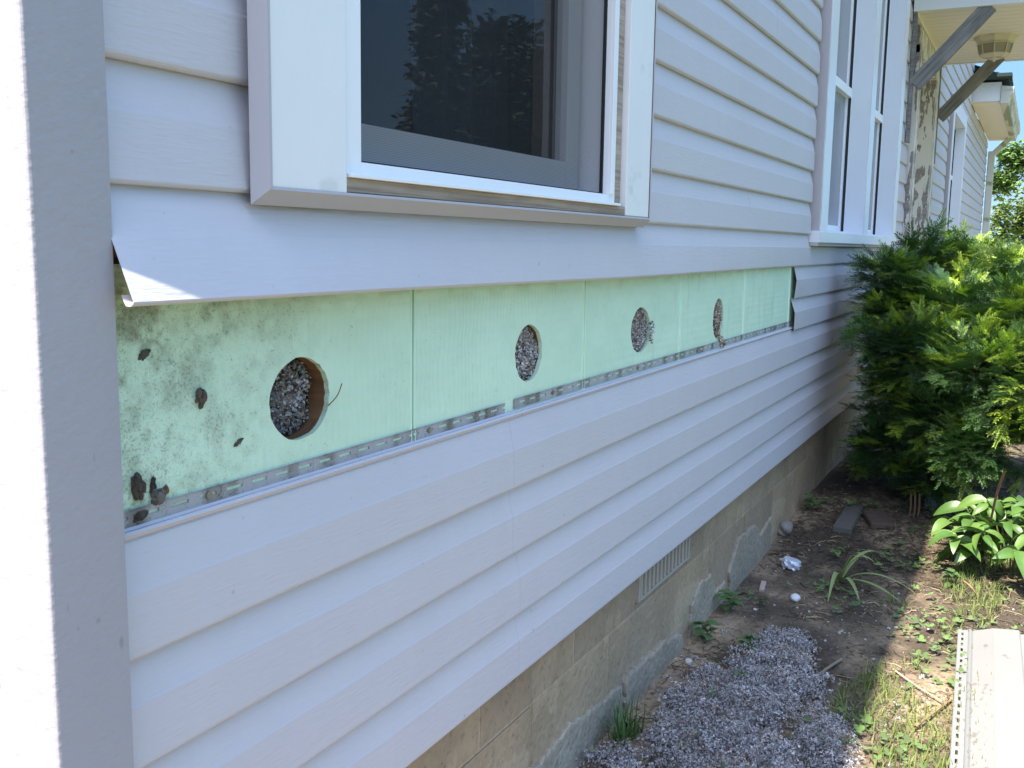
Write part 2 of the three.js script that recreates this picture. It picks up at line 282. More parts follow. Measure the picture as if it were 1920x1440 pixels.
// rows of double panels: [bottom lip, top lip, seams, loose?]
const rows = [[7, 5, [1.523, 5.1, 9.2, 13]], [5, 3, [1.492, 5.0, 8.5, 12.4]], [3, 1, null], [1, -1, [2.979, 6.4, 9.8, 13.1]]];
for (let k = -1; k >= -19; k -= 2) rows.push([k, k - 2, [[4.4, 8.6, 12.9], [3.2, 7.1, 10.9, 14.2], [5.5, 9.3, 13.2]][(k * 7 & 15) % 3]]);
rows.forEach(([kb, kt, seams], ri) => {
  const yb = yk(kb), yt = yk(kt), loose = kb === 1;
  const end = yt > 2.7 ? 12.1 : NX, cuts = seams ? [XL, ...seams.filter(q => q < end), end] : [3.655, 7.0, 10.6, NX];
  for (let s = 0; s + 1 < cuts.length; s++) {
    let geos = [], last = null; const flush = () => { if (geos.length) part(house, 'siding_panel', geos, M.siding, loose && s === 0 ? 'siding panel hanging loose over the green board' : undefined); geos = []; }; const x0 = cuts[s] - (s ? 0.012 : 0), x1 = cuts[s + 1], dz = s % 2 ? 0.0004 : 0;
    for (const [a, b, t] of spans(x0, x1, yb, yt)) {
      if (b - a < 0.01) continue; if (last !== null && a > last + 0.02) flush(); last = b;
      const off = loose && s === 0 ? (x, y) => { const q = clamp((yt - y) / (yt - yb)); return [0.007 * (1 - sm(0.6, 2.2, x)) * q * q, looseBow(x) * Math.pow(q, 2.5) + wob(x, y)]; }
        : kb === 3 && s === 0 ? (x, y) => [0, dz + wob(x, y) + 0.004 * (1 - sm(3.6, 4.0, x)) * Math.sin((y - yb) * 40)] : (x, y) => [0, dz + wob(x, y)];
      if (kb === 5 && s < 2) {                  // the exposed lock and nail hem follow below
        const e = s === 0 ? Math.min(b, 3.70) : 3.70;
        geos.push(panelGeo(kb, kt, a, Math.min(b, e), { lock: true, off, step: 0.12 })); if (b > e) geos.push(panelGeo(kb, kt, e, b, { off }));
      } else geos.push(panelGeo(kb, kt, a, b, { top: t, off, step: loose ? 0.05 : 0.25 }));
    }
    flush();
  }
});
// bottom of the lowest course: starter return
part(house, 'starter_strip', sheet([[yk(7) - 0.004, -0.036], [yk(7) - 0.006, -0.024], [yk(7) - 0.001, -0.0125]], [0.6, NX]), M.siding);
// nail hems with slots along the top of the panels below the gap
function hem(x0, x1, y0, phase) {
  const z = -0.0183, g = [], y1 = y0 + 0.0178, sl = 0.0245, pitch = 0.0405, ya = y0 + 0.0082, yb2 = y0 + 0.0120, n = [];
  g.push(sheet([[y0 + 0.0005, z - 0.0002], [ya, z]], stations(x0, x1, 0.2)), sheet([[yb2, z], [y1 - 0.0015, z], [y1, z + 0.0014]], stations(x0, x1, 0.2)));
  let x = x0 + phase;
  g.push(sheet([[ya, z], [yb2, z]], [x0, x]));
  for (let i = 0; x < x1; i++) { const e = Math.min(x1, x + pitch); if (x + sl < x1) g.push(sheet([[ya, z], [yb2, z]], [x + sl, e])); if (i % 11 === 3) n.push(x + sl * 0.5); x += pitch; }
  const m = part(house, 'nail_hem', g, M.hemDirty ?? M.siding);
  for (const q of n) { const h = new THREE.CylinderGeometry(0.0045, 0.0045, 0.0016, 8); h.rotateX(Math.PI / 2); h.translate(q, y0 + 0.0101, z + 0.0015); part(m, 'nail', h, M.steel); }
}
M.hemDirty = std({ color: col(0.40, 0.39, 0.40), roughness: 0.6, map: tex(1024, 128, (u, v) => { const d = sm(0.45, 0.8, fbm(u * 30, v * 3, 4, 30, 3, 311)), f = 0.6 * sm(0.66, 0.78, fbm(u * 320, v * 40, 2, 320, 40, 313)); return [0.95 - 0.5 * d - 0.4 * f, 0.95 - 0.53 * d - 0.42 * f, 0.94 - 0.58 * d - 0.45 * f]; }, { srgb: true, size: [1, 0.12] }) });
hem(0.648, 1.478, yk(3) + 0.0112, 0.012); hem(1.510, 3.69, yk(3) + 0.0138, 0.022);

// green insulation boards, holes drilled through the first four
const HOLES = [[0.9515, 0.892, 0.0555, 0.0495], [1.568, 0.892, 0.0525, 0.0495], [2.127, 0.893, 0.0590, 0.0505], [2.747, 0.882, 0.0500, 0.0560]];
const folds = [0.575, 1.198, 1.808, 2.408, 3.018, 3.641, 3.80];
function holed(x0, x1, y0, y1, holes, depth, z, jag) {
  const s = new THREE.Shape(); s.moveTo(x0, y0); s.lineTo(x1, y0); s.lineTo(x1, y1); s.lineTo(x0, y1); s.closePath();
  for (const [x, y, rx, ry] of holes) { const p = new THREE.Path(), n = 44; for (let i = 0; i <= n; i++) { const a = -2 * Math.PI * (i % n) / n, r = 1 + jag * (vn(i % n * 0.9, 3, 40, 9, Math.round(x * 100)) - 0.5); const X = x + rx * r * Math.cos(a), Y = y + ry * r * Math.sin(a); i ? p.lineTo(X, Y) : p.moveTo(X, Y); } s.holes.push(p); }
  const g = new THREE.ExtrudeGeometry(s, { depth, bevelEnabled: false, curveSegments: 6 }); g.translate(0, 0, z - depth); return metreUV(g);
}
for (let i = 0; i + 1 < folds.length; i++) {
  const x0 = folds[i] + 0.002, x1 = folds[i + 1] - 0.002, hs = HOLES.filter(h => h[0] > x0 && h[0] < x1);
  const b = part(house, 'insulation_board', holed(x0, x1, 0.78, 1.055, hs, 0.007, -0.0200, 0.05), i ? M.boardB : M.boardA, i ? undefined : 'green insulation board spattered with dirt');
  const r = (xa, w, z) => { const g = new THREE.CylinderGeometry(w, w, 0.275, 8); g.translate(xa, 0.9175, z); return g; };
  if (i < 5) part(b, 'fold_ridge', [r(folds[i + 1] - 0.0046, 0.0026, -0.0206), r(folds[i + 1] + 0.0048, 0.0026, -0.0206)], M.boardEdge);
}
part(house, 'wood_sheathing', holed(0.58, 3.9, 0.75, 1.09, HOLES.map(([x, y, a, b]) => [x, y, a * 0.985, b * 0.985]), 0.024, -0.0274, 0.02), M.brownWood);
// the body of the wall with the window openings, and the closed shell behind it
{
  const s = new THREE.Shape(); s.moveTo(0.60, 0.30); s.lineTo(NX - 0.03, 0.30); s.lineTo(NX - 0.03, 2.64); s.lineTo(12.1, 2.64); s.lineTo(12.1, 3.30); s.lineTo(0.60, 3.30); s.closePath();
  const hole = (a, b, c, d) => { const p = new THREE.Path(); p.moveTo(a, c); p.lineTo(a, d); p.lineTo(b, d); p.lineTo(b, c); p.closePath(); s.holes.push(p); };
  hole(0.985, 1.835, 1.14, 2.25);
  for (const h of HOLES) { const p = new THREE.Path(); for (let i = 0; i <= 24; i++) { const a = -2 * Math.PI * i / 24; i ? p.lineTo(h[0] + 0.07 * Math.cos(a), h[1] + 0.07 * Math.sin(a)) : p.moveTo(h[0] + 0.07, h[1]); } s.holes.push(p); }
  hole(4.01, 5.98, 1.12, 2.72); hole(6.86, 7.9, 0.32, 2.25); hole(9.64, 11.02, 1.12, 2.27);
  const g = new THREE.ExtrudeGeometry(s, { depth: 0.10, bevelEnabled: false }); g.translate(0, 0, -0.153);
  part(house, 'wall', metreUV(g), M.wallcore);
  const ridge = 5.0, zr = -3.6;
  part(house, 'gable_wall', (() => { const q = new THREE.Shape(); q.moveTo(0.055, 0.3); q.lineTo(0.055, 3.28); q.lineTo(-zr, ridge); q.lineTo(7.2, 3.28); q.lineTo(7.2, 0.3); q.closePath(); const e = new THREE.ExtrudeGeometry(q, { depth: 0.1, bevelEnabled: false }); e.rotateY(Math.PI / 2); e.translate(0.600, 0, 0); return metreUV(e); })(), M.wallcore);
  part(house, 'gable_wall', box(NX - 0.02, NX + 0.06, 0.05, 2.9, -7.2, -0.06), M.siding);
  part(house, 'rear_wall', box(0.6, NX, 0.0, 3.28, -7.3, -7.2), M.wallcore);
  part(house, 'partition', [box(0.70, 3.3, 0.35, 0.40, -3.0, -0.155), box(0.70, 3.3, 2.7, 2.75, -3.0, -0.155), box(0.70, 3.3, 0.40, 2.7, -3.05, -3.0), box(3.3, 3.35, 0.35, 2.75, -3.05, -0.155)], M.room);
  // main roof and the lower roof of the far section
  const roof = (x0, x1, ze, ye, yr, t) => { const q = new THREE.Shape(); q.moveTo(-ze, ye); q.lineTo(-zr, yr); q.lineTo(7.5, ye); q.lineTo(7.5, ye + t); q.lineTo(-zr, yr + t); q.lineTo(-ze, ye + t); q.closePath(); const e = new THREE.ExtrudeGeometry(q, { depth: x1 - x0, bevelEnabled: false }); e.rotateY(Math.PI / 2); e.translate(x0, 0, 0); return metreUV(e); };
  const rf = part(house, 'roof', roof(-0.12, 12.12, 0.18, 3.30, 5.05, 0.14), M.shingle[1]);
  part(rf, 'soffit', [box(-0.12, 12.1, 3.270, 3.295, -0.03, 0.17), box(-0.10, 0.60, 3.268, 3.293, -7.4, -0.03)], M.soffit);
  part(house, 'roof_edge', box(11.93, 12.13, 2.86, 2.90, 0.004, 0.37, 0.004), M.shingle[0]);
  const lr = part(house, 'roof', roof(12.13, NX + 0.3, 0.34, 2.845, 4.2, 0.05), M.shingle[1], 'lower green shingled roof of the far section');
  for (let r = 0; r < 3; r++) for (let i = 0; i < 13; i++) { const a = 12.105 + i * 0.31, y = 2.907 + r * 0.05, z = 0.36 - r * 0.13; const g = box(-0.142, 0.142, -0.005, 0.005, -0.08, 0.08); g.rotateX(0.36); g.translate(a + 0.145 + (r % 2) * 0.07, y, z - 0.07); part(lr, 'shingle', g, M.shingle[(i * 5 + r * 2) % 3]); }
}
// siding of the end wall, seen edge-on past the corner post
{
  const g0 = sub(house, 'end_wall_siding'); g0.rotation.y = -Math.PI / 2; g0.position.set(0.5755, 0, 0);
  for (let k = 7; k > -19; k -= 2) part(g0, 'siding_panel', panelGeo(k, k - 2, -7.2, -0.047), M.siding);
}
// corner post, an outside corner with rounded nose
{
  const X0 = 0.5630, X1 = 0.6462, Z = 0.0205, r = 0.004, pts = [];
  for (const [x, z] of [[0.5630 + 0.014, -0.052], [X0, -0.052], [X0, -0.03]]) pts.push([x, z]);
  for (let i = 0; i <= 4; i++) { const a = Math.PI - i / 4 * Math.PI / 2; pts.push([X0 + r + r * Math.cos(a), Z - r + r * Math.sin(a)]); }
  pts.push([X1 - 0.001, Z], [X1, Z - 0.001], [X1, -0.016], [X1 - 0.02, -0.016]);
  const P = [], UV = [], I = [], ys = stations(0.318, 3.26, 0.25); let s = [0];
  for (let i = 1; i < pts.length; i++) s.push(s[i - 1] + Math.hypot(pts[i][0] - pts[i - 1][0], pts[i][1] - pts[i - 1][1]));
  for (const y of ys) pts.forEach(([x, z], i) => { P.push(x + 0.0006 * Math.sin(y * 3), y, z + 0.0008 * Math.sin(y * 2.1 + 1)); UV.push(s[i], y); });
  const n = pts.length; for (let j = 0; j + 1 < ys.length; j++) for (let i = 0; i + 1 < n; i++) { const a = j * n + i; I.push(a, a + 1, a + n, a + 1, a + n + 1, a + n); }
  const g = new THREE.BufferGeometry(); g.setAttribute('position', new THREE.Float32BufferAttribute(P, 3)); g.setAttribute('uv', new THREE.Float32BufferAttribute(UV, 2)); g.setIndex(I);
  part(house, 'corner_post', toCreasedNormals(g, 0.5), M.post);
}
// windows: white cased frames standing proud of the siding
const ring = (x0, x1, y0, y1, z0, z1, w, wb = w, r = 0.0015) => [box(x0, x0 + w, y0, y1, z0, z1, r), box(x1 - w, x1, y0, y1, z0, z1, r), box(x0 + w, x1 - w, y0, y0 + wb, z0, z1, r), box(x0 + w, x1 - w, y1 - w, y1, z0, z1, r)];
{
  const w = sub(house, 'window'); w.userData.label = 'screened window above the stripped strip of wall';
  const T = 2.36;
  // casing boards
  part(w, 'casing', box(0.845, 0.980, 1.134, T, 0.010, 0.030, 0.002), M.casing);
  part(w, 'casing', (() => { const g = box(1.886, 2.017, 1.136, T, -0.02, 0.029, 0.002); return g; })(), M.casing);
  part(w, 'casing', box(0.980, 1.886, 2.24, T, -0.02, 0.0295, 0.002), M.casing);
  // J channel round it: side faces and the sloped strip below, mitred at the corners
  const jl = new THREE.BufferGeometry();
  const quad = (...p) => { const g = new THREE.BufferGeometry(); g.setAttribute('position', new THREE.Float32BufferAttribute([...p[0], ...p[1], ...p[2], ...p[0], ...p[2], ...p[3]], 3)); g.computeVertexNormals(); return metreUV(g); };
  part(w, 'trim_channel', [quad([0.8350, 1.1165, 0.0120], [0.8435, 1.1325, 0.0315], [0.8435, T, 0.0315], [0.8355, T, 0.0120]), quad([0.8435, 1.1325, 0.0315], [0.8475, 1.1345, 0.0315], [0.8475, T, 0.0315], [0.8435, T, 0.0315])], M.jchannel);
  part(w, 'trim_channel', [quad([0.8350, 1.1165, 0.0120], [2.036, 1.1165, 0.0120], [2.021, 1.1325, 0.0315], [0.8435, 1.1325, 0.0315]), quad([0.8435, 1.1325, 0.0315], [2.021, 1.1325, 0.0315], [2.019, 1.1358, 0.0308], [0.8455, 1.1358, 0.0308]), quad([0.8350, 1.1165, 0.0120], [0.8350, 1.1172, 0.0050], [2.036, 1.1172, 0.0050], [2.036, 1.1165, 0.0120])], M.jchannel);
  part(w, 'trim_channel', [quad([2.036, 1.115, -0.006], [2.021, 1.1325, 0.0315], [2.021, T, 0.0315], [2.036, T, -0.006]), quad([2.0185, 1.1345, 0.0300], [2.021, 1.1325, 0.0315], [2.021, T, 0.0315], [2.0185, T, 0.0300])], M.jchannel);
  // bare wood below and beside the replacement frame
  part(w, 'wood_sill', box(0.980, 1.885, 1.1365, 1.1535, -0.05, 0.0275, 0.001), M.weathered);
  part(w, 'wood_jamb', box(1.845, 1.8845, 1.156, 2.24, -0.05, 0.0165, 0.001), M.weathered);
  // white replacement frame with its ledge
  part(w, 'frame', [...ring(0.987, 1.845, 1.158, 2.23, -0.068, 0.021, 0.034, 0.016), box(1.8115, 1.830, 1.174, 2.22, -0.03, 0.026, 0.001)], M.vinyl);
  part(w, 'ledge', [box(0.984, 1.846, 1.1535, 1.1585, 0.0, 0.034, 0.001)], M.vinyl);
  part(w, 'screen_spline', ring(1.0205, 1.8110, 1.1735, 2.2, 0.004, 0.010, 0.0035, 0.0035, 0), M.gasket);
  const sg = new THREE.PlaneGeometry(0.785, 1.02); sg.translate(1.4158, 1.6865, 0.0065); part(w, 'screen', metreUV(sg), M.screen);
  part(w, 'sash', [...ring(1.021, 1.795, 1.176, 1.72, -0.058, -0.034, 0.058, 0.054), box(1.03, 1.786, 1.68, 1.725, -0.064, -0.030, 0.001)], M.sash);
  part(w, 'sash', ring(1.024, 1.792, 1.70, 2.19, -0.0665, -0.059, 0.05), M.sash);
  const gl = new THREE.PlaneGeometry(0.66, 0.46); gl.translate(1.408, 1.457, -0.047); part(w, 'pane', gl, M.glass);
  const gu = new THREE.PlaneGeometry(0.67, 0.42); gu.translate(1.408, 1.96, -0.063); part(w, 'pane', gu, M.glass);
  // curtains hung inside
  for (const [a, b, ph] of [[0.99, 1.38, 0], [1.52, 1.86, 2]]) { const P = new THREE.PlaneGeometry(b - a, 1.15, 90, 8), p = P.attributes.position; for (let i = 0; i < p.count; i++) { const x = p.getX(i), y = p.getY(i); p.setZ(i, 0.022 * Math.sin(x * 62 + ph + 0.6 * Math.sin(x * 17)) * (0.8 + 0.25 * y)); p.setX(i, x + 0.10 * (0.5 - y) * (ph ? 1 : -1) * 0.4); } P.computeVertexNormals(); P.translate((a + b) / 2, 1.67, -0.24); part(w, 'curtain', P, M.curtain); }
}
function casedWindow(x0, x1, n, T, label) {
  const w = sub(house, 'window'); w.userData.label = label;
  const cw = 0.135, yb = 1.142, op = (x1 - x0 - cw * (n + 1)) / n;
  for (let i = 0; i <= n; i++) {
    const a = x0 + i * (op + cw);
    part(w, i === 0 || i === n ? 'casing' : 'mullion', [box(a, a + cw, yb, T, -0.075, 0.030, 0.003), ...(i ? [box(a - 0.010, a + 0.001, yb, T, -0.073, -0.058, 0.001)] : [])], M.coil);
  }
  part(w, 'casing', box(x0 + 0.001, x1 - 0.001, T - 0.13, T - 0.001, -0.074, 0.0285, 0.002), M.coil);
  part(w, 'sill', [box(x0 - 0.02, x1 + 0.015, 1.097, 1.1425, -0.02, 0.036, 0.004), box(x0 + cw, x1 - cw, 1.142, 1.150, -0.085, 0.0, 0.002)], M.coil);
  part(w, 'trim_channel', [box(x0 - 0.018, x1 + 0.013, 1.086, 1.0975, -0.02, 0.026, 0.001), box(x0 - 0.010, x0 + 0.0005, 1.1, T, -0.014, 0.026, 0.001), box(x1 - 0.0005, x1 + 0.010, 1.1, T, -0.014, 0.026, 0.001)], M.jchannel);
  for (let i = 0; i < n; i++) {
    const a = x0 + cw + i * (op + cw), b = a + op;
    part(w, 'frame', ring(a + 0.001, b - 0.013, yb + 0.007, T - 0.131, -0.12, -0.070, 0.03), M.vinyl);
    part(w, 'sash', [...ring(a + 0.03, b - 0.043, 1.18, 1.76, -0.118, -0.085, 0.045), box(a + 0.02, b - 0.033, 1.752, 1.792, -0.118, -0.052, 0.002)], M.vinyl);
    part(w, 'sash', ring(a + 0.032, b - 0.045, 1.762, T - 0.16, -0.1185, -0.101, 0.045), M.vinyl);
    const g1 = new THREE.PlaneGeometry(op - 0.12, 0.52); g1.translate((a + b) / 2, 1.47, -0.102); part(w, 'pane', g1, M.glass);
    const g2 = new THREE.PlaneGeometry(op - 0.12, T - 1.96); g2.translate((a + b) / 2, (T + 1.60) / 2, -0.110); part(w, 'pane', g2, M.glass);
    const sc = new THREE.PlaneGeometry(op - 0.05, T - 1.33); sc.translate((a + b) / 2 - 0.006, (T + 1.03) / 2, -0.0775); part(w, 'screen', metreUV(sc), M.farScreen ??= std({ color: col(0.30, 0.31, 0.34), roughness: 0.8, transparent: true, opacity: 0.55 }));
    part(w, 'gasket', box(b - 0.0145, b - 0.0122, yb + 0.01, T - 0.14, -0.0715, -0.0575), M.gasket);
    part(w, 'blind', box(a, b, 1.15, T - 0.13, -0.20, -0.19), M.blind ??= std({ color: col(0.25, 0.26, 0.28), roughness: 0.9 }));
  }
}
casedWindow(3.89, 6.09, 2, 2.84, 'double window in white metal casing beside the bush');
casedWindow(9.53, 11.13, 1, 2.38, 'white cased window near the far end of the wall');
// the door under the little porch roof
{
  const d = sub(house, 'doorway'); d.userData.label = 'doorway with white paint peeling off its frame';
  part(d, 'casing', box(6.72, 6.875, 0.3, 2.30, -0.03, 0.030, 0.003), M.peeling); part(d, 'casing', box(7.885, 8.04, 0.3, 2.30, -0.03, 0.030, 0.003), M.peeling);
  part(d, 'jamb', box(6.861, 6.895, 0.3, 2.25, -0.152, 0.024, 0.002), M.peeling); part(d, 'jamb', box(7.862, 7.899, 0.3, 2.25, -0.152, 0.024, 0.002), M.peeling);
  part(d, 'casing', box(6.72, 8.04, 2.25, 2.40, -0.032, 0.0285, 0.003), M.peeling);
  const f = part(d, 'door', box(6.9, 7.86, 0.32, 2.24, -0.14, -0.10, 0.003), M.casing);
  part(d, 'door_step', [box(6.75, 8.0, 0.0, 0.16, 0.02, 0.62, 0.01), box(6.75, 8.0, 0.16, 0.30, 0.02, 0.32, 0.01)], M.block[1]);
}
// porch roof, its two braces, boards under it
{
  const p = sub(house, 'porch_roof'); const X0 = 6.46, X1 = 8.40, Z1 = 0.98, Y = 2.437;
  part(p, 'fascia', box(X0, X0 + 0.03, Y, Y + 0.20, 0.004, Z1, 0.003), M.fascia); part(p, 'fascia', box(X1 - 0.03, X1, Y, Y + 0.20, 0.004, Z1, 0.003), M.fascia); part(p, 'fascia', box(X0, X1, Y - 0.001, Y + 0.199, Z1 + 0.0005, Z1 + 0.03, 0.003), M.fascia);
  for (let i = 0; i < 18; i++) { const w = (X1 - X0 - 0.062) / 18, a = X0 + 0.031 + i * w; part(p, 'soffit_board', box(a + 0.004, a + w - 0.004, Y + 0.008, Y + 0.020, 0.006, Z1 - 0.001, 0.003), M.soffit); }
  part(p, 'soffit_backing', box(X0 + 0.031, X1 - 0.031, Y + 0.0145, Y + 0.03, 0.005, Z1 - 0.001), M.soffit);
  part(p, 'trim', box(X0 + 0.031, X1 - 0.031, Y - 0.022, Y + 0.0075, 0.002, 0.028, 0.002), M.soffit);
  const top = box(X0 - 0.34, X1 + 0.03, 0, 0.03, -0.02, Z1 + 0.07); top.rotateX(0.12); top.translate(0, Y + 0.33, 0); part(p, 'shingles', top, M.shingle[1]);
  for (const bx of [6.50, 8.16]) {
    const b = sub(house, 'brace'); b.userData.label = bx < 7 ? 'nearer grey weathered brace of the porch roof' : 'farther grey weathered brace of the porch roof';
    const L = 0.56, a = Math.atan2(0.40, 0.36), g = box(-0.019, 0.019, -0.0425, 0.0425, -L / 2, L / 2, 0.004), q = g.attributes.uv; for (let i = 0; i < q.count; i++) { const u = q.getX(i); }
    g.rotateX(-a); g.translate(bx, 2.235, 0.218); part(b, 'strut', g, M.braceWood ??= (() => { const m = M.greyWood.clone(); return m; })());
    part(b, 'wall_leg', box(bx - 0.018, bx + 0.018, 1.70, Y - 0.002, 0.002, 0.026, 0.003), M.greyWood);
  }
}
// eave, gutter and downspout of the far section
{
  const e = sub(house, 'eave'); const X0 = 12.15, X1 = NX + 0.3;
  for (let i = 0; i < 14; i++) { const w = (X1 - X0 - 0.03) / 14, a = X0 + 0.03 + i * w; part(e, 'soffit_board', box(a + 0.004, a + w - 0.004, 2.632, 2.642, -0.01, 0.255, 0.002), M.soffit); }
  part(e, 'soffit_backing', box(X0 + 0.03, X1, 2.638, 2.655, -0.011, 0.255), M.soffit);
  part(e, 'rake_end', box(X0 - 0.004, X0 + 0.029, 2.645, 2.84, -0.012, 0.268, 0.002), M.fascia); part(e, 'fascia', box(X0 + 0.03, X1, 2.62, 2.84, 0.256, 0.268, 0.001), M.fascia);
  const g = sub(house, 'gutter'), prof = [[2.80, 0.2705], [2.62, 0.2705], [2.618, 0.345], [2.70, 0.362], [2.715, 0.385], [2.785, 0.392], [2.79, 0.38]];
  part(g, 'trough', sheet(prof.map(([y, z]) => [y, z]), [X0 - 0.01, X1], { th: 0.002 }), M.gutter);
  const s = new THREE.Shape(); [[0.2705, 2.80], [0.2705, 2.62], [0.345, 2.618], [0.362, 2.70], [0.385, 2.715], [0.392, 2.785]].forEach(([z, y], i) => i ? s.lineTo(-z, y) : s.moveTo(-z, y)); s.closePath();
  const cg = new THREE.ExtrudeGeometry(s, { depth: 0.004, bevelEnabled: false }); cg.rotateY(Math.PI / 2); cg.translate(X0 - 0.016, 0, 0); part(g, 'end_cap', metreUV(cg), M.gutter);
  const d = sub(house, 'downspout');
  part(d, 'pipe', box(15.93, 16.03, 0.05, 2.45, 0.018, 0.105, 0.012), M.gutter); part(d, 'elbow', (() => { const q = box(-0.045, 0.045, -0.17, 0.17, -0.035, 0.035, 0.01); q.rotateX(0.75); q.translate(15.98, 2.53, 0.19); return q; })(), M.gutter);
}
// concrete block foundation
{
  const f = sub(house, 'foundation');
  part(f, 'mortar', box(0.58, NX, -0.3, 0.345, -0.20, -0.0322), M.mortar);
  const B = (x0, x1, y0, y1, i) => { const z = -0.030 + 0.002 * (h2(i, 5) - 0.5); part(f, 'concrete_block', box(x0 + 0.0025, x1 - 0.0025, y0 + 0.0025, y1 - 0.0025, -0.1, z, 0.003), M.block[Math.floor(h2(i, 7) * 3)]); };
  const upper = [0.60, 1.03, 1.427, 1.825, 2.178], lower = [0.60, 0.84, 1.232, 1.627, 2.018, 2.41, 2.80];
  for (let i = 0; i + 1 < upper.length; i++) B(upper[i], upper[i + 1], 0.221, 0.40, i);
  B(2.178, 2.575, 0.221, 0.243, 40);
  let x = 2.575; for (let i = 0; x < 15.5; i++) { B(x, Math.min(NX, x + 0.397), 0.221, 0.40, 50 + i); x += 0.397; }
  for (let i = 0; i + 1 < lower.length; i++) B(lower[i], lower[i + 1], 0.02, 0.221, 100 + i);
  x = 2.80; for (let i = 0; x < 15.5; i++) { B(x, Math.min(NX, x + 0.397), 0.02, 0.221, 120 + i); x += 0.397; }
  for (let i = 0, q = 0.6; q < 8; q += 0.397, i++) B(q, q + 0.397, -0.18, 0.02, 170 + i);
  // rough parging left in slabs along the bottom
  const slab = (pts0, z, d) => { const pts = []; for (let i = 0; i < pts0.length; i++) { const a = pts0[i], b = pts0[(i + 1) % pts0.length], n = Math.max(1, Math.round(Math.hypot(a[0] - b[0], a[1] - b[1]) / 0.016)); for (let q = 0; q < n; q++) { const t = q / n; pts.push([mix(a[0], b[0], t) + 0.010 * (rnd() - 0.5), mix(a[1], b[1], t) + 0.012 * (rnd() - 0.5)]); } } const s = new THREE.Shape(); pts.forEach(([a, b], i) => i ? s.lineTo(a, b) : s.moveTo(a, b)); s.closePath(); const g = new THREE.ExtrudeGeometry(s, { depth: d, bevelEnabled: true, bevelThickness: 0.004, bevelSize: 0.006, bevelSegments: 2 }); g.translate(0, 0, z); part(f, 'parging', metreUV(g), M.parge); };
  slab([[1.35, -0.1], [1.35, 0.10], [1.5, 0.11], [1.66, 0.085], [1.80, 0.10], [1.92, 0.082], [2.09, 0.07], [2.10, -0.1]], -0.036, 0.010);
  slab([[2.11, -0.1], [2.115, 0.085], [2.22, 0.08], [2.36, 0.072], [2.49, 0.060], [2.53, 0.03], [2.545, -0.02], [2.52, -0.1]], -0.036, 0.016);
  slab([[2.62, -0.1], [2.63, 0.09], [2.70, 0.13], [2.80, 0.125], [2.87, 0.05], [2.96, 0.06], [2.98, -0.1]], -0.036, 0.009);
  slab([[3.05, -0.1], [3.02, 0.08], [3.12, 0.155], [3.32, 0.15], [3.40, 0.09], [3.55, 0.12], [3.6, -0.1]], -0.036, 0.011);
  // vent grille
  const v = sub(house, 'foundation_vent');
  part(v, 'frame', [box(2.181, 2.573, 0.2445, 0.2505, -0.06, -0.021, 0.001), box(2.181, 2.190, 0.2505, 0.36, -0.06, -0.021, 0.001), box(2.564, 2.573, 0.2505, 0.36, -0.06, -0.021, 0.001)], M.ventPaint ??= std({ color: col(0.36, 0.325, 0.26), roughness: 0.7 }));
  part(v, 'back', box(2.181, 2.573, 0.244, 0.36, -0.11, -0.09), M.dark);
  for (let i = 0; i < 13; i++) { const a = 2.190 + 0.3738 * (i + 0.5) / 13; part(v, 'slat', box(a - 0.0058, a + 0.0058, 0.2506, 0.36, -0.045, -0.023, 0.001), M.ventPaint); }
}

// ---------------------------------------------------------------- things on the wall
const fluffCol = () => { const t = rnd(), k = rr(0.55, 1.15); return t < 0.06 ? [0.72, 0.73, 0.78] : t < 0.26 ? [0.34 * k, 0.27 * k, 0.20 * k] : t < 0.36 ? [0.10 * k, 0.10 * k, 0.105 * k] : [0.62 * k, 0.60 * k, 0.59 * k]; };
function flake(size) {        // a torn scrap of paper, bent
  const n = 4, P = [], pts = []; for (let i = 0; i < n + 1; i++) { const a = i / (n + 1) * 2 * Math.PI; pts.push([size * rr(0.35, 1) * Math.cos(a), size * rr(0.25, 0.8) * Math.sin(a), size * rr(-0.35, 0.35)]); }
  for (let i = 0; i <= n; i++) P.push(0, 0, size * 0.18, ...pts[i], ...pts[(i + 1) % (n + 1)]);
  const g = new THREE.BufferGeometry(); g.setAttribute('position', new THREE.Float32BufferAttribute(P, 3)); g.computeVertexNormals(); return g;
}
const mVC = std({ vertexColors: true, roughness: 0.95 });
function spin(g) { g.rotateX(rr(0, 6.3)); g.rotateY(rr(0, 6.3)); g.rotateZ(rr(0, 6.3)); return g; }
const plugLabels = ['grey cellulose filling the largest hole, nearest the corner post', 'grey cellulose filling the second hole from the corner post', 'grey cellulose bulging out of the third hole from the corner post', 'tan cellulose spilling from the smallest hole, farthest from the corner post'];
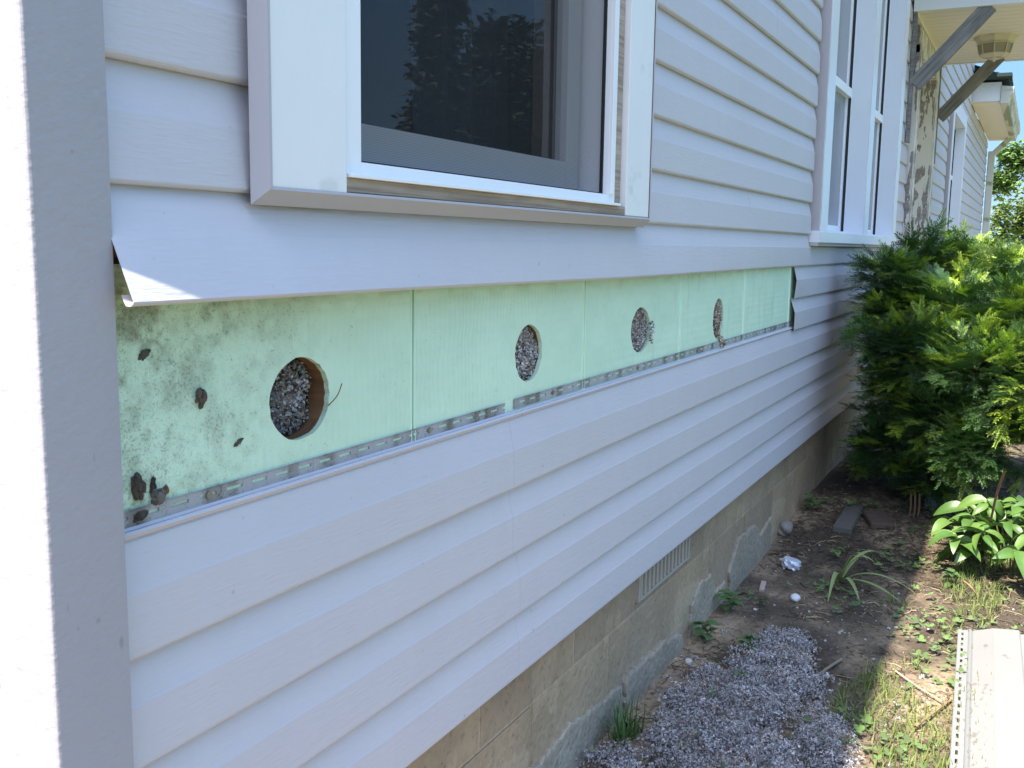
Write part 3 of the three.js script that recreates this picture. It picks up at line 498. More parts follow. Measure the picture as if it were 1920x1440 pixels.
HOLES.forEach(([hx, hy, rx, ry], i) => {
  const g = [], zf = [-0.034, -0.021, -0.018, -0.019][i];
  const dome = new THREE.SphereGeometry(1, 24, 14), p = dome.attributes.position;
  for (let q = 0; q < p.count; q++) { const x = p.getX(q), y = p.getY(q), z = p.getZ(q), n = 0.75 + 0.5 * fbm(x * 3 + 9 * i, y * 3 + z * 2, 3); p.setXYZ(q, hx + x * rx * 0.97 + (i === 0 ? -0.004 : 0), hy + y * ry * 0.97, zf - 0.03 + z * 0.026 * n); }
  dome.computeVertexNormals(); g.push(paint(dome, (x, y, z, q) => { const k = 0.06 + 0.12 * h2(q, i, 3); return [k * 1.1, k * 0.95, k * 0.85]; }));
  const N = 1500;
  for (let q = 0; q < N; q++) {
    const a = rr(0, 6.283), r = Math.sqrt(rnd()) * 0.96; if (i === 0 && Math.cos(a) * r > 0.80) continue;
    const f = spin(flake(rr(0.0016, 0.0050))), c = fluffCol(), y = Math.sin(a) * r, warm = i === 3 ? 0.8 : sm(0.1, 0.7, y) * 0.6;
    const z = zf - 0.03 + 0.029 * Math.sqrt(1 - r * r * 0.6) * (0.75 + 0.5 * fbm(Math.cos(a) * r * 3 + 9 * i, y * 3, 3)) + rr(-0.003, 0.003);
    f.translate(hx + Math.cos(a) * r * rx + (i === 0 ? -0.003 : 0), hy + y * ry, z); const cc = [c[0], mix(c[1], c[0] * 0.82, warm), mix(c[2], c[0] * 0.62, warm)]; const dk = i === 0 ? 0.62 : 0.9; g.push(paint(f, () => cc.map(q => q * dk)));
  }
  if (i === 2) for (let q = 0; q < 60; q++) { const f = spin(flake(rr(0.003, 0.006))), c = fluffCol(), a = rr(-0.9, 0.5), r = rr(0.85, 1.12); f.translate(hx + rx * r * Math.cos(a), hy + ry * r * Math.sin(a) * 0.8, -0.017 + rr(0, 0.008)); g.push(paint(f, () => c)); }
  if (i === 3) for (let q = 0; q < 120; q++) { const f = spin(flake(rr(0.003, 0.006))), c = fluffCol(), t = rnd(); f.translate(hx + mix(-0.01, 0.045, t) + rr(-0.016, 0.016), hy - ry * 0.6 - 0.048 * t, -0.0175 + rr(0, 0.005)); g.push(paint(f, () => [c[0], c[0] * 0.85, c[0] * 0.66])); }
  const m = new THREE.Mesh(merge(g), mVC); m.name = numbered('insulation_plug'); shade(m); scene.add(tag(m, plugLabels[i], 'insulation', undefined));
});
// frayed rim strand by the first hole
{
  const a = at(1140 * 0.36458 + 200, 770 * 0.36458 + 480, { z: -0.018 }), b = at(1210 * 0.36458 + 200, 656 * 0.36458 + 480, { z: -0.013 });
  const m = new THREE.Mesh(tube([a, a.clone().lerp(b, 0.5).add(V3(0.002, -0.001, 0.002)), b], 0.0007, 10, 5), std({ color: col(0.16, 0.09, 0.06), roughness: 0.9 })); m.name = 'fibre_strand'; shade(m); scene.add(tag(m, 'thin brown strand sticking out right of the largest hole', 'strand'));
}
// mud nests and cocoons
const mud = std({ color: 0xffffff, vertexColors: true, roughness: 1, bumpMap: concreteBump, bumpScale: 0.004 });
function lump(name, label, cat, u, v, sx, sy, sz, c, jag = 0.7, rot = 0) {
  const o = at(u, v, { z: -0.0195 }), L = [], N = 26;
  for (let i = 0; i < N; i++) {
    const a = rr(0, 6.283), r = Math.sqrt(i / N) * 0.85, k = rr(0.22, 0.5) * (1.15 - 0.5 * r), b = new THREE.SphereGeometry(1, 10, 8), p = b.attributes.position, e = rr(0, 50), sh = rr(0.55, 1.35);
    for (let q = 0; q < p.count; q++) { const x = p.getX(q), y = p.getY(q), z = p.getZ(q), n = 1 - jag / 2 + jag * fbm(x * 2.2 + e, y * 2.2 + z * 1.9, 3); p.setXYZ(q, (x * k * n + Math.cos(a) * r) * sx, (y * k * n + Math.sin(a) * r * (1 - 0.2 * Math.cos(a))) * sy, (z * k * n + 0.35 * (1 - r * r)) * sz); }
    b.computeVertexNormals(); L.push(paint(b, () => c.map(q => q * sh)));
  }
  const g = merge(L); g.rotateZ(rot);
  const m = new THREE.Mesh(g, mud); m.name = numbered(name); m.position.copy(o); shade(m); scene.add(tag(m, label, cat)); return m;
}
lump('mud_nest', 'small teardrop shaped grey brown nest alone on the green board', 'insect nest', 374, 744, 0.0066, 0.0125, 0.011, [0.24, 0.19, 0.15], 0.8, -0.1);
lump('mud_nest', 'long dark brown nest low on the board beside the corner post', 'insect nest', 258, 912, 0.008, 0.015, 0.008, [0.17, 0.135, 0.105], 0.9, 0.15);
lump('mud_nest', 'whitish brown ragged nest sitting on the nail hem at lower left', 'insect nest', 294, 932, 0.008, 0.0095, 0.010, [0.40, 0.35, 0.30], 1.2);
lump('mud_nest', 'thin dark smear of nest above the ragged nest at lower left', 'insect nest', 287, 908, 0.004, 0.009, 0.003, [0.12, 0.10, 0.08], 1.1, -0.2);
lump('leaf_scrap', 'small oval orange brown scrap stuck on the green board near lower left', 'scrap', 311, 920, 0.0045, 0.006, 0.002, [0.36, 0.21, 0.11], 0.2);
lump('mud_nest', 'flat brown patch of nest left of the largest hole, low on the board', 'insect nest', 447, 829, 0.009, 0.003, 0.0015, [0.24, 0.19, 0.13], 1.4, 0.35);
lump('mud_nest', 'flat grey brown patch of nest high on the board near the corner post', 'insect nest', 270, 665, 0.008, 0.005, 0.0012, [0.20, 0.20, 0.15], 1.5, 0.3);
lump('mud_nest', 'small brown clump on the hem against the corner post', 'insect nest', 262, 966, 0.0095, 0.005, 0.007, [0.22, 0.18, 0.14], 1.2, 0.3);
// porch ceiling light, an octagonal fixture
{
  const o = thing('porch_light', 'beige octagonal ceiling light under the porch roof', 'light', [7.45, 2.437 + 0.008, 0.40]);
  const cream = std({ color: col(0.62, 0.55, 0.43), roughness: 0.5 }), pane = std({ color: col(0.30, 0.265, 0.20), roughness: 0.35 });
  const cyl = (a, b, h, y) => { const g = new THREE.CylinderGeometry(a, b, h, 8, 1).toNonIndexed(); g.computeVertexNormals(); g.translate(0, y, 0); return g; };
  part(o, 'canopy', [cyl(0.132, 0.128, 0.016, -0.008), cyl(0.124, 0.105, 0.028, -0.030), cyl(0.112, 0.112, 0.006, -0.047)], cream);
  const r0 = 0.104, r1 = 0.088, ya = -0.050, yb = -0.112;
  for (let i = 0; i < 8; i++) {
    const a0 = i * Math.PI / 4, a1 = a0 + Math.PI / 4, q = (r, a, y) => [r * Math.sin(a), y, r * Math.cos(a)];
    const g = new THREE.BufferGeometry(); g.setAttribute('position', new THREE.Float32BufferAttribute([...q(r0 - 0.003, a0, ya), ...q(r1 - 0.003, a0, yb), ...q(r1 - 0.003, a1, yb), ...q(r0 - 0.003, a0, ya), ...q(r1 - 0.003, a1, yb), ...q(r0 - 0.003, a1, ya)], 3)); g.computeVertexNormals(); part(o, 'pane', metreUV(g), pane);
    part(o, 'rib', tube([V3(...q(r0, a0, ya)), V3(...q(r1, a0, yb)), V3(...q(r1 * 0.72, a0, yb - 0.018)), V3(...q(0.03, a0, yb - 0.026))], 0.0038, 8, 4), cream);
  }
  part(o, 'rim', [cyl(0.093, 0.090, 0.010, -0.114), cyl(0.085, 0.06, 0.014, -0.125)], cream); part(o, 'finial', [cyl(0.034, 0.026, 0.012, -0.138), cyl(0.014, 0.006, 0.014, -0.150)], cream);
}

// ---------------------------------------------------------------- the panel that was taken off, lying in the sun
{
  const o = thing('loose_siding', 'length of white siding lying on the grass in the sun', 'siding', [3.0, 0, 0.638]);
  let pts = [...course(0, true), ...course(C, false), ...LOCK(2 * C)];
  const lay = g => { g.rotateX(-Math.PI / 2); g.translate(0, 0, 2 * C + 0.032); return g; };
  const xs = stations(-2.9, 0, 0.15);
  part(o, 'panel', lay(sheet(pts, xs, { off: (x, y) => [0, 0.006 * Math.sin(x * 2) + 0.01 * Math.sin(y * 14 + 0.6) * (0.6 + 0.4 * Math.sin(x * 1.3))] })), M.removed);
  const z = -0.018, y0 = 2 * C + 0.0112, g = [sheet([[y0, z], [y0 + 0.0115, z]], xs), sheet([[y0 + 0.017, z], [y0 + 0.0245, z], [y0 + 0.026, z + 0.0015]], xs)];
  for (let x = -2.9; x < -0.01; x += 0.0405) g.push(sheet([[y0 + 0.0115, z], [y0 + 0.017, z]], [x, Math.min(0, x + 0.019)]));
  part(o, 'nail_hem', lay(merge(g)), M.removed);
  o.rotation.y = 0.045; o.position.y = gh(2.9, 0.75) + 0.040; o.rotation.z = 0.004;
}

// ---------------------------------------------------------------- cellulose on the ground
const pileD = (x, z) => {
  const edge = (cx, cz, ax, az, r) => { const c = Math.cos(r), s = Math.sin(r), u = ((x - cx) * c + (z - cz) * s) / ax, w = (-(x - cx) * s + (z - cz) * c) / az; return 1 - Math.hypot(u, w); };
  const a = Math.max(edge(2.00, 0.29, 0.44, 0.28, 0.0), edge(2.33, 0.20, 0.36, 0.15, 0.0), edge(2.62, 0.21, 0.17, 0.085, 0.1), edge(2.18, 0.40, 0.18, 0.12, 0.2), 0.4 * edge(2.40, 0.36, 0.12, 0.05, 0));
  return Math.min(a * 1.3 + 2.6 * (fbm(x * 8, z * 9, 4, 4096, 4096, 401) - 0.565), (0.50 - z) * 9);
};
const pileH = (x, z) => { const d = pileD(x, z); return d <= 0 ? -0.02 : 0.040 * Math.min(1, d * 1.5) * (0.1 + 1.5 * Math.pow(fbm(x * 15, z * 15, 3, 4096, 4096, 403), 1.4)); };
{
  const o = thing('cellulose_pile', 'grey shredded cellulose insulation heaped on the shaded dirt below the holes', 'insulation'); o.userData.kind = 'stuff';
  const xs = stations(1.5, 2.85, 0.006), zs = stations(-0.02, 0.62, 0.006), P = [], I = [];
  for (const z of zs) for (const x of xs) P.push(x, gh(x, z) + pileH(x, z) * 0.8 - 0.007 + 0.010 * (fbm(x * 90, z * 90, 2) - 0.6), z);
  for (let j = 0; j + 1 < zs.length; j++) for (let i = 0; i + 1 < xs.length; i++) { const a = j * xs.length + i, b = a + 1, c = a + xs.length, d = c + 1; I.push(a, c, b, b, c, d); }
  const g = new THREE.BufferGeometry(); g.setAttribute('position', new THREE.Float32BufferAttribute(P, 3)); g.setIndex(I); g.computeVertexNormals(); paint(g, (x, y, z) => { const k = 0.06 + 0.13 * fbm(x * 140, z * 140, 3); return [k * 1.05, k * 0.95, k * 0.85]; });
  const pm = part(o, 'mound', metreUV(g), mVC); pm.userData.kind = 'stuff';
  const variants = [0, 1, 2].map(() => { const q = []; for (let i = 0; i < 5; i++) { const f = spin(flake(rr(0.5, 1))); f.translate(rr(-0.7, 0.7), rr(-0.5, 0.5), rr(-0.7, 0.7)); q.push(f); } return merge(q); });
  const clumps = [];
  for (let n = 0; n < 40000 && clumps.length < 1350; n++) { const x = rr(1.5, 2.9), z = rr(-0.01, 0.64), d = pileD(x, z); if (d > 0.0 || (rnd() < 0.16 * Math.max(0, 1 + d * 0.9))) clumps.push([x, z, d > 0 ? (0.005 + 0.023 * Math.pow(rnd(), 1.6)) * (0.6 + Math.min(0.7, d * 1.4)) : rr(0.003, 0.008), rr(0.62, 1.15), rnd()]); }
  variants.forEach((vg, vi) => {
    const list = [];
    for (const [x, z, r, k, w] of clumps) {
      const n = Math.round(10 + 26000 * r * r), y0 = gh(x, z) + Math.max(-0.002, pileH(x, z)) * 0.8;
      for (let i = 0; i < n; i++) { const a = rr(0, 6.283), e = Math.asin(rr(-0.15, 1)), q = r * (0.8 + 0.3 * rnd()); list.push([x + q * 1.25 * Math.cos(a) * Math.cos(e), y0 + q * 1.0 * Math.sin(e), z + q * 1.25 * Math.sin(a) * Math.cos(e), k, w]); }
    }
    const im = new THREE.InstancedMesh(vg, std({ roughness: 1 }), list.length), e = new THREE.Object3D(); im.name = numbered('scraps'); im.userData.kind = 'stuff'; im.castShadow = im.receiveShadow = true;
    list.forEach(([x, y, z, k, w], i) => { e.position.set(x, y, z); e.rotation.set(rr(0, 6.3), rr(0, 6.3), rr(0, 6.3)); e.scale.setScalar(rr(0.0013, 0.0034) * (rnd() < 0.03 ? 2 : 1)); e.updateMatrix(); im.setMatrixAt(i, e.matrix); const c = fluffCol(), b = w < 0.12 ? 0.72 : 1; im.setColorAt(i, col(c[0] * k, c[1] * k * mix(1, b, 0.5), c[2] * k * b)); });
    o.add(im);
  });
}
// ---------------------------------------------------------------- ground cover: straw, pebbles, grass
function scatter(name, label, cat, geos, mat, n, place) {
  const o = thing(name, label, cat); o.userData.kind = 'stuff';
  geos.forEach((g, gi) => {
    const L = []; let tries = 0; while (L.length < n / geos.length && tries++ < n * 30) { const q = place(); if (q) L.push(q); }
    const im = new THREE.InstancedMesh(g, mat, L.length), e = new THREE.Object3D(); im.name = numbered('pieces'); im.userData.kind = 'stuff'; im.castShadow = im.receiveShadow = true;
    L.forEach((q, i) => { e.position.set(...q.p); e.rotation.set(q.r[0], q.r[1], q.r[2], 'YXZ'); typeof q.s === 'number' ? e.scale.setScalar(q.s) : e.scale.set(...q.s); e.updateMatrix(); im.setMatrixAt(i, e.matrix); im.setColorAt(i, col(...q.c)); });
    o.add(im);
  });
  return o;
}
const pebbleGeo = [0, 1].map(() => { const g = new THREE.IcosahedronGeometry(1, 1), p = g.attributes.position; for (let i = 0; i < p.count; i++) { const k = 0.75 + 0.5 * vn(p.getX(i) * 2 + 7, p.getY(i) * 2 + p.getZ(i), 64); p.setXYZ(i, p.getX(i) * k, p.getY(i) * k * 0.6, p.getZ(i) * k * 0.8); } g.computeVertexNormals(); return g; });
scatter('pebbles', 'loose pebbles, grit and pale bits over the bare dirt', 'gravel', pebbleGeo, std({ roughness: 0.95 }), 5200, () => { const x = rr(1.7, 4.6), z = rr(-0.01, 1.1); if (fbm(x * 5, z * 5, 3, 4096, 4096, 411) < 0.46) return null; const s = 0.0012 + 0.0055 * Math.pow(rnd(), 4), t = rnd(), k = rr(0.7, 1.2); return { p: [x, gh(x, z) + s * 0.2, z], r: [rr(0, 6), rr(0, 6), 0], s, c: t < 0.10 ? [0.4, 0.39, 0.38] : [0.15 * k, 0.12 * k, 0.085 * k] }; });
const strawGeo = [0, 1, 2].map(k => { const g = tube([V3(-0.5, 0, 0), V3(-0.15, 0.05 * k, 0.06 * k), V3(0.2, 0.03, -0.05 * k), V3(0.5, 0.0, 0.03)], 0.02, 6, 3); return g; });
scatter('straw_litter', 'dry straw, needles and thin twigs strewn over the dirt', 'straw', strawGeo, std({ roughness: 0.9 }), 3600, () => { const x = rr(1.7, 4.4), z = rr(0.0, 1.15); if (fbm(x * 4 + 3, z * 4, 3, 4096, 4096, 413) < 0.44) return null; const s = rr(0.012, 0.06) * (rnd() < 0.06 ? 2 : 1), t = rnd(), k = rr(0.5, 1.2); return { p: [x, gh(x, z) + 0.002, z], r: [0, rr(-0.9, 0.9) + (rnd() < 0.5 ? 1.3 : 0), rr(-0.06, 0.06)], s: [s, Math.min(s, 0.05) * 1.2, Math.min(s, 0.05) * 1.2], c: t < 0.3 ? [0.36 * k, 0.29 * k, 0.17 * k] : [0.12 * k, 0.085 * k, 0.055 * k] }; });
scatter('needle_litter', 'dark fallen needles and bits on the soil under the bush', 'litter', strawGeo, std({ roughness: 0.95 }), 5000, () => { const x = rr(3.3, 5.3), z = rr(0.0, 0.75); if (rnd() > sm(3.2, 4.0, x + 0.5 * fbm(x * 5, z * 5, 3))) return null; const s = rr(0.012, 0.035), k = rr(0.5, 1.3); return { p: [x, gh(x, z) + rr(0.001, 0.006), z], r: [0, rr(0, 6.3), rr(-0.15, 0.15)], s: [s, s * 1.5, s * 2.2], c: [0.06 * k, 0.045 * k, 0.03 * k] }; });
const bladeGeo = [0.15, 0.5, 0.9].map(b => { const P = [], I = []; for (let i = 0; i <= 4; i++) { const t = i / 4, w = 0.055 * (1 - t * 0.85), y = t - 0.35 * b * t * t, z = b * t * t * 0.75; P.push(-w, y, z, w, y, z); if (i < 4) I.push(i * 2, i * 2 + 1, i * 2 + 2, i * 2 + 1, i * 2 + 3, i * 2 + 2); } const g = new THREE.BufferGeometry(); g.setAttribute('position', new THREE.Float32BufferAttribute(P, 3)); g.setIndex(I); g.computeVertexNormals(); return g; });
const bladeMat = new THREE.MeshPhysicalMaterial({ roughness: 0.85, transmission: 0.35, thickness: 0, side: THREE.DoubleSide });
const lawnD = (x, z) => sm(0.43, 0.56, fbm(x * 4.2, z * 6.5, 4, 4096, 4096, 421) + 0.12 * sm(0.5, 0.9, z) - 0.10 * (1 - sm(0.44, 0.55, z)) - 0.05 * sm(3.0, 3.4, x));
scatter('grass', 'short sparse grass in the sunlit dirt by the loose siding', 'grass', bladeGeo, bladeMat, 42000, () => { const x = rr(1.5, 4.6), z = rr(0.40, 2.0); if (rnd() > lawnD(x, z)) return null; const s = rr(0.014, 0.045), k = rr(0.7, 1.3), dry = rnd() < 0.12; return { p: [x, gh(x, z) - 0.002, z], r: [rr(-0.35, 0.5), rr(0, 6.3), 0], s, c: dry ? [0.26 * k, 0.21 * k, 0.09 * k] : [0.17 * k, 0.235 * k, 0.04 * k] }; });
const cloverGeo = [0, 1].map(q => { const L = []; for (let i = 0; i < 3; i++) { const g = new THREE.CircleGeometry(0.5, 7); g.scale(0.85, 1, 1); g.translate(0, 0.5, 0); g.rotateX(-Math.PI / 2 + 0.25 + 0.2 * q); g.rotateY(i * 2.094 + q); L.push(g); } return merge(L); });
scatter('ground_weeds', 'low round leaved weeds dotted over the dirt and grass', 'weeds', cloverGeo, bladeMat, 1500, () => { const x = rr(1.6, 4.2), z = rr(-0.01, 1.6); const sunny = z > 0.46, d = fbm(x * 5 + 1, z * 5 + 8, 4, 4096, 4096, 423) + (sunny ? 0.03 : 0) + (z < 0.03 ? 0.04 : 0); if (d < (sunny ? 0.575 : 0.615) || (pileD(x, z) > 0 && rnd() < 0.8)) return null; const s = rr(0.006, 0.017), k = rr(0.6, 1.25); return { p: [x, gh(x, z) + Math.max(0, pileH(x, z)) + rr(0.002, 0.022), z], r: [rr(-0.4, 0.4), rr(0, 6.3), rr(-0.4, 0.4)], s, c: [0.12 * k, 0.21 * k, 0.04 * k] }; });
// ---------------------------------------------------------------- plants
const leafMat = (c, o = {}) => new THREE.MeshPhysicalMaterial({ color: col(...c), roughness: 0.55, transmission: 0.3, thickness: 0, side: THREE.DoubleSide, ...o });
function leafGeo(L, W, fold, droop, twist = 0) {
  const P = [], UV = [], I = [], n = 7;
  for (let i = 0; i <= n; i++) { const t = i / n, w = W * Math.pow(Math.sin(Math.PI * Math.pow(t, 0.75)), 0.85) * (i === n ? 0 : 1), a = droop * t, x = L * (droop ? Math.sin(a) / droop : t), y = -L * (droop ? (1 - Math.cos(a)) / droop : 0); for (const s of [-1, -0.5, 0, 0.5, 1]) { P.push(x, y + Math.abs(s) * w * fold + twist * s * w * t, s * w); UV.push(t, 0.5 + 0.5 * s * Math.max(0.05, w / W)); } }
  for (let i = 0; i < n; i++) for (let k = 0; k < 4; k++) { const a = i * 5 + k; I.push(a, a + 1, a + 5, a + 1, a + 6, a + 5); }
  const g = new THREE.BufferGeometry(); g.setAttribute('position', new THREE.Float32BufferAttribute(P, 3)); g.setAttribute('uv', new THREE.Float32BufferAttribute(UV, 2)); g.setIndex(I); g.computeVertexNormals(); return g;
}
const veins = tex(256, 128, (u, v) => { const m = 1 - sm(0.0, 0.03, Math.abs(v - 0.5)), s = Math.abs(v - 0.5), q = md(u * 9 - s * 5, 1), l = 1 - sm(0, 0.16, Math.min(q, 1 - q)), n = fbm(u * 8, v * 6, 3, 8, 6, 431); return [0.82 + 0.3 * n + 0.25 * m + 0.10 * l, 0.82 + 0.3 * n + 0.16 * m + 0.07 * l, 0.8 + 0.3 * n + 0.15 * m + 0.06 * l]; }, {});
function plant(name, label, cat, base, stemMat) { const o = thing(name, label, cat, base); return o; }
{
  const bx = 3.70, bz = 0.755, by = gh(bx, bz);
  const o = thing('peony', 'broad leaved green plant in the sun in front of the bush', 'plant', [bx, by, bz]);
  const mats = [[0.075, 0.16, 0.028], [0.10, 0.20, 0.036], [0.13, 0.23, 0.045]].map(c => leafMat(c, { map: veins, roughness: 0.42 }));
  const geos = [[0.115, 0.022, 0.45, 0.9, 0.3], [0.10, 0.018, 0.5, 1.3, -0.3], [0.13, 0.025, 0.35, 1.2, 0.2], [0.085, 0.015, 0.5, 0.5, 0], [0.12, 0.021, 0.3, 1.7, -0.2]].map(a => leafGeo(...a)), stemM = leafMat([0.14, 0.15, 0.05]);
  const addLeaf = (p, az, el, s = 1) => { const m = part(o, 'leaf', geos[Math.floor(rnd() * 5)], mats[Math.floor(rnd() * 3)]); m.position.copy(p); m.rotation.set(rr(-0.7, 0.7), az, el, 'YZX'); m.scale.setScalar(s); };
  for (let s = 0; s < 22; s++) {
    const a = s * 2.399, r = 0.035 + 0.21 * Math.sqrt(s / 22), h = 0.27 - 0.62 * r + rr(-0.04, 0.03), top = V3(Math.cos(a) * r * 1.05, h, Math.sin(a) * r * 0.95), b = V3(Math.cos(a) * r * 0.25, 0, Math.sin(a) * r * 0.25);
    part(o, 'stem', tube([b, b.clone().lerp(top, 0.5).add(V3(0, 0.03, 0)), top], 0.0028, 8, 5), stemM);
    const n = 6 + Math.floor(rnd() * 3); for (let i = 0; i < n; i++) addLeaf(top.clone().add(V3(0, -0.014 * (i % 3), 0)), -a + (i / n) * 6.283 + rr(-0.3, 0.3), rr(-0.35, 0.6), rr(0.7, 1.05));
    for (let i = 0; i < 3; i++) addLeaf(b.clone().lerp(top, 0.66), -a + rr(-1.5, 1.5), rr(-0.3, 0.4), rr(0.8, 1.1));
  }
}
// strap leaved plant in the shade
{
  const p = at(1575, 1092, { y: 0.0 }), o = thing('strap_leaved_plant', 'few long arching strap leaves in the shaded dirt', 'plant', [p.x, gh(p.x, p.z), p.z]), m = leafMat([0.26, 0.34, 0.10]);
  const ends = [[1672, 1052, 0.035, 0.10], [1625, 1048, 0.10, 0.10], [1552, 1130, 0.0, 0.075], [1716, 1112, 0.015, 0.06], [1690, 1130, 0.01, 0.04], [1612, 1128, 0.01, 0.05], [1640, 1055, 0.09, 0.09]];
  for (const [u, v, y, h] of ends) {
    const e = at(u, v, { y: y }).sub(o.position), mid = e.clone().multiplyScalar(0.5).setY(h), P = [], I = [], c = new THREE.QuadraticBezierCurve3(V3(0, 0, 0), V3(e.x * 0.4, h * 1.5, e.z * 0.4), e), side = V3(-e.z, 0, e.x).normalize();
    for (let i = 0; i <= 12; i++) { const t = i / 12, q = c.getPoint(t), w = 0.0085 * Math.min(1, 0.5 + t * 2) * (1 - t * t * t * 0.9); P.push(...q.clone().addScaledVector(side, w).add(V3(0, w * 0.4, 0)).toArray(), ...q.toArray(), ...q.clone().addScaledVector(side, -w).add(V3(0, w * 0.4, 0)).toArray()); if (i < 12) { const a = i * 3; I.push(a, a + 3, a + 1, a + 1, a + 3, a + 4, a + 1, a + 4, a + 2, a + 2, a + 4, a + 5); } }
    const g = new THREE.BufferGeometry(); g.setAttribute('position', new THREE.Float32BufferAttribute(P, 3)); g.setIndex(I); g.computeVertexNormals(); part(o, 'leaf', metreUV(g), m);
  }
}
// small weeds that stand alone
function weed(u, v, label, s, kind) {
  const p = at(u, v, { y: 0.0 }), z = Math.max(p.z, 0.012), o = thing(kind === 'tuft' ? 'grass_tuft' : 'weed', label, kind === 'tuft' ? 'grass' : 'weed', [p.x, gh(p.x, z) + Math.max(0, pileH(p.x, z)) * 0.7, z]);
  const m = leafMat([0.075, 0.15, 0.03]);
  if (kind === 'tuft') for (let i = 0; i < 60; i++) { const b = part(o, 'leaf', bladeGeo[i % 3], m); b.scale.set(s * 0.6, s * rr(0.6, 1.2), s); b.rotation.set(rr(-0.4, 0.5), rr(0, 6.3), 0, 'YXZ'); b.position.set(rr(-0.045, 0.06), 0, rr(-0.008, 0.035)); }
  else for (let i = 0; i < 13; i++) { const h = rr(0.25, 1) * s, a = i * 2.4, b = part(o, 'leaf', weedLeaf, m); b.position.set(Math.cos(a) * 0.25 * s * (i / 13), h, Math.abs(Math.sin(a)) * 0.25 * s * (i / 13)); b.rotation.set(rr(-0.3, 0.3), a, rr(-0.1, 0.5), 'YZX'); b.scale.setScalar(s * rr(0.5, 0.9)); }
  if (kind !== 'tuft') part(o, 'stem', tube([V3(0, 0, 0), V3(0.1 * s, 0.5 * s, 0.02), V3(0, s, 0.01)], 0.0014, 6, 4), m);
}
const weedLeaf = leafGeo(1, 0.30, 0.2, 0.5);
weed(1152, 1385, 'tuft of grass at the foot of the foundation near the photo bottom', 0.10, 'tuft');
weed(1312, 1200, 'leafy weed against the foundation below the vent', 0.055);
weed(1362, 1150, 'leafy weed against the foundation beyond the vent', 0.06);
weed(1400, 1222, 'leafy weed at the back edge of the cellulose heap', 0.05);
weed(1380, 1288, 'round leaved weed poking out of the middle of the cellulose heap', 0.035);
weed(1335, 1325, 'green weed rising from the cellulose heap nearest the camera', 0.032);
weed(1512, 975, 'small weed in deep shade by the foundation under the bush', 0.06);
weed(1780, 1105, 'weed at the sunlit edge below the broad leaved plant', 0.05);

// ---------------------------------------------------------------- loose things on the dirt
function onGround(u, v) { const p = at(u, v, { y: 0.01 }); return [p.x, gh(p.x, p.z), p.z]; }
function blob(name, label, cat, u, v, s, c, o = {}) {
  const g = new THREE.IcosahedronGeometry(1, 4), p = g.attributes.position; for (let i = 0; i < p.count; i++) { const x = p.getX(i), y = p.getY(i), z = p.getZ(i), k = 1 - (o.j ?? 0.3) / 2 + (o.j ?? 0.3) * fbm(x * (o.f ?? 1.3) + u, y * (o.f ?? 1.3) + z * (o.f ?? 1.3) + v, 3); p.setXYZ(i, x * k * s[0], y * k * s[1], z * k * s[2]); }
  g.computeVertexNormals(); const m = new THREE.Mesh(o.flat ? toCreasedNormals(g, 0.3) : g, std({ color: col(...c), roughness: o.rough ?? 0.8, metalness: o.metal ?? 0 })); m.name = numbered(name); const q = onGround(u, v); m.position.set(q[0], q[1] + s[1] * 0.6, q[2]); m.rotation.y = o.rot ?? 0; shade(m); scene.add(tag(m, label, cat)); return m;
}
blob('foil_scrap', 'crumpled silvery scrap of wrapper on the shaded dirt', 'litter', 1483, 1060, [0.042, 0.018, 0.03], [0.62, 0.64, 0.70], { j: 1.5, f: 2.2, flat: true, rough: 0.3, metal: 0.3 });
blob('stone', 'smooth white oval stone on the shaded dirt', 'stone', 1491, 1120, [0.02, 0.012, 0.016], [0.62, 0.62, 0.62], { j: 0.25 });
blob('stone', 'small pale stone between the foundation and the cellulose heap', 'stone', 1291, 1242, [0.012, 0.009, 0.010], [0.5, 0.48, 0.42], { j: 0.4 });
blob('stone', 'dark rough stone against the foundation under the bush', 'stone', 1470, 1005, [0.035, 0.03, 0.03], [0.22, 0.20, 0.17], { j: 0.9 });
blob('stone', 'tan pebble at the near edge of the cellulose heap', 'stone', 1488, 1408, [0.013, 0.010, 0.012], [0.36, 0.28, 0.17], { j: 0.3 });
function stick(name, label, cat, pts, r, c) { const P = pts.map(([u, v, y]) => at(u, v, { y: y ?? 0.012 })); const m = new THREE.Mesh(tube(P, r, 14, 6), std({ color: col(...c), roughness: 0.85, bumpMap: woodBump, bumpScale: 0.001 })); m.name = numbered(name); shade(m); scene.add(tag(m, label, cat)); }
stick('straw_stalk', 'long straight pale straw lying in the sunlit grass', 'straw', [[1675, 1255], [1720, 1287], [1767, 1316]], 0.0022, [0.60, 0.50, 0.33]);
stick('twig', 'bent brown twig in the grass beside the loose siding', 'twig', [[1716, 1363], [1745, 1340], [1770, 1322], [1783, 1312]], 0.0032, [0.34, 0.23, 0.12]);
stick('twig', 'grey brown twig at the far edge of the heap in the shade', 'twig', [[1533, 1267], [1556, 1250], [1578, 1236]], 0.0042, [0.26, 0.21, 0.15]);
stick('twig', 'short dark twig standing out under the broad leaved plant', 'twig', [[1808, 1090, 0.05], [1822, 1102, 0.045], [1832, 1117, 0.02]], 0.003, [0.32, 0.20, 0.12]);
stick('branch', 'thin bare red brown stem standing behind the broad leaved plant', 'branch', [[1858, 975, 0.25], [1868, 930, 0.36], [1884, 882, 0.47]], 0.0036, [0.24, 0.13, 0.07]);
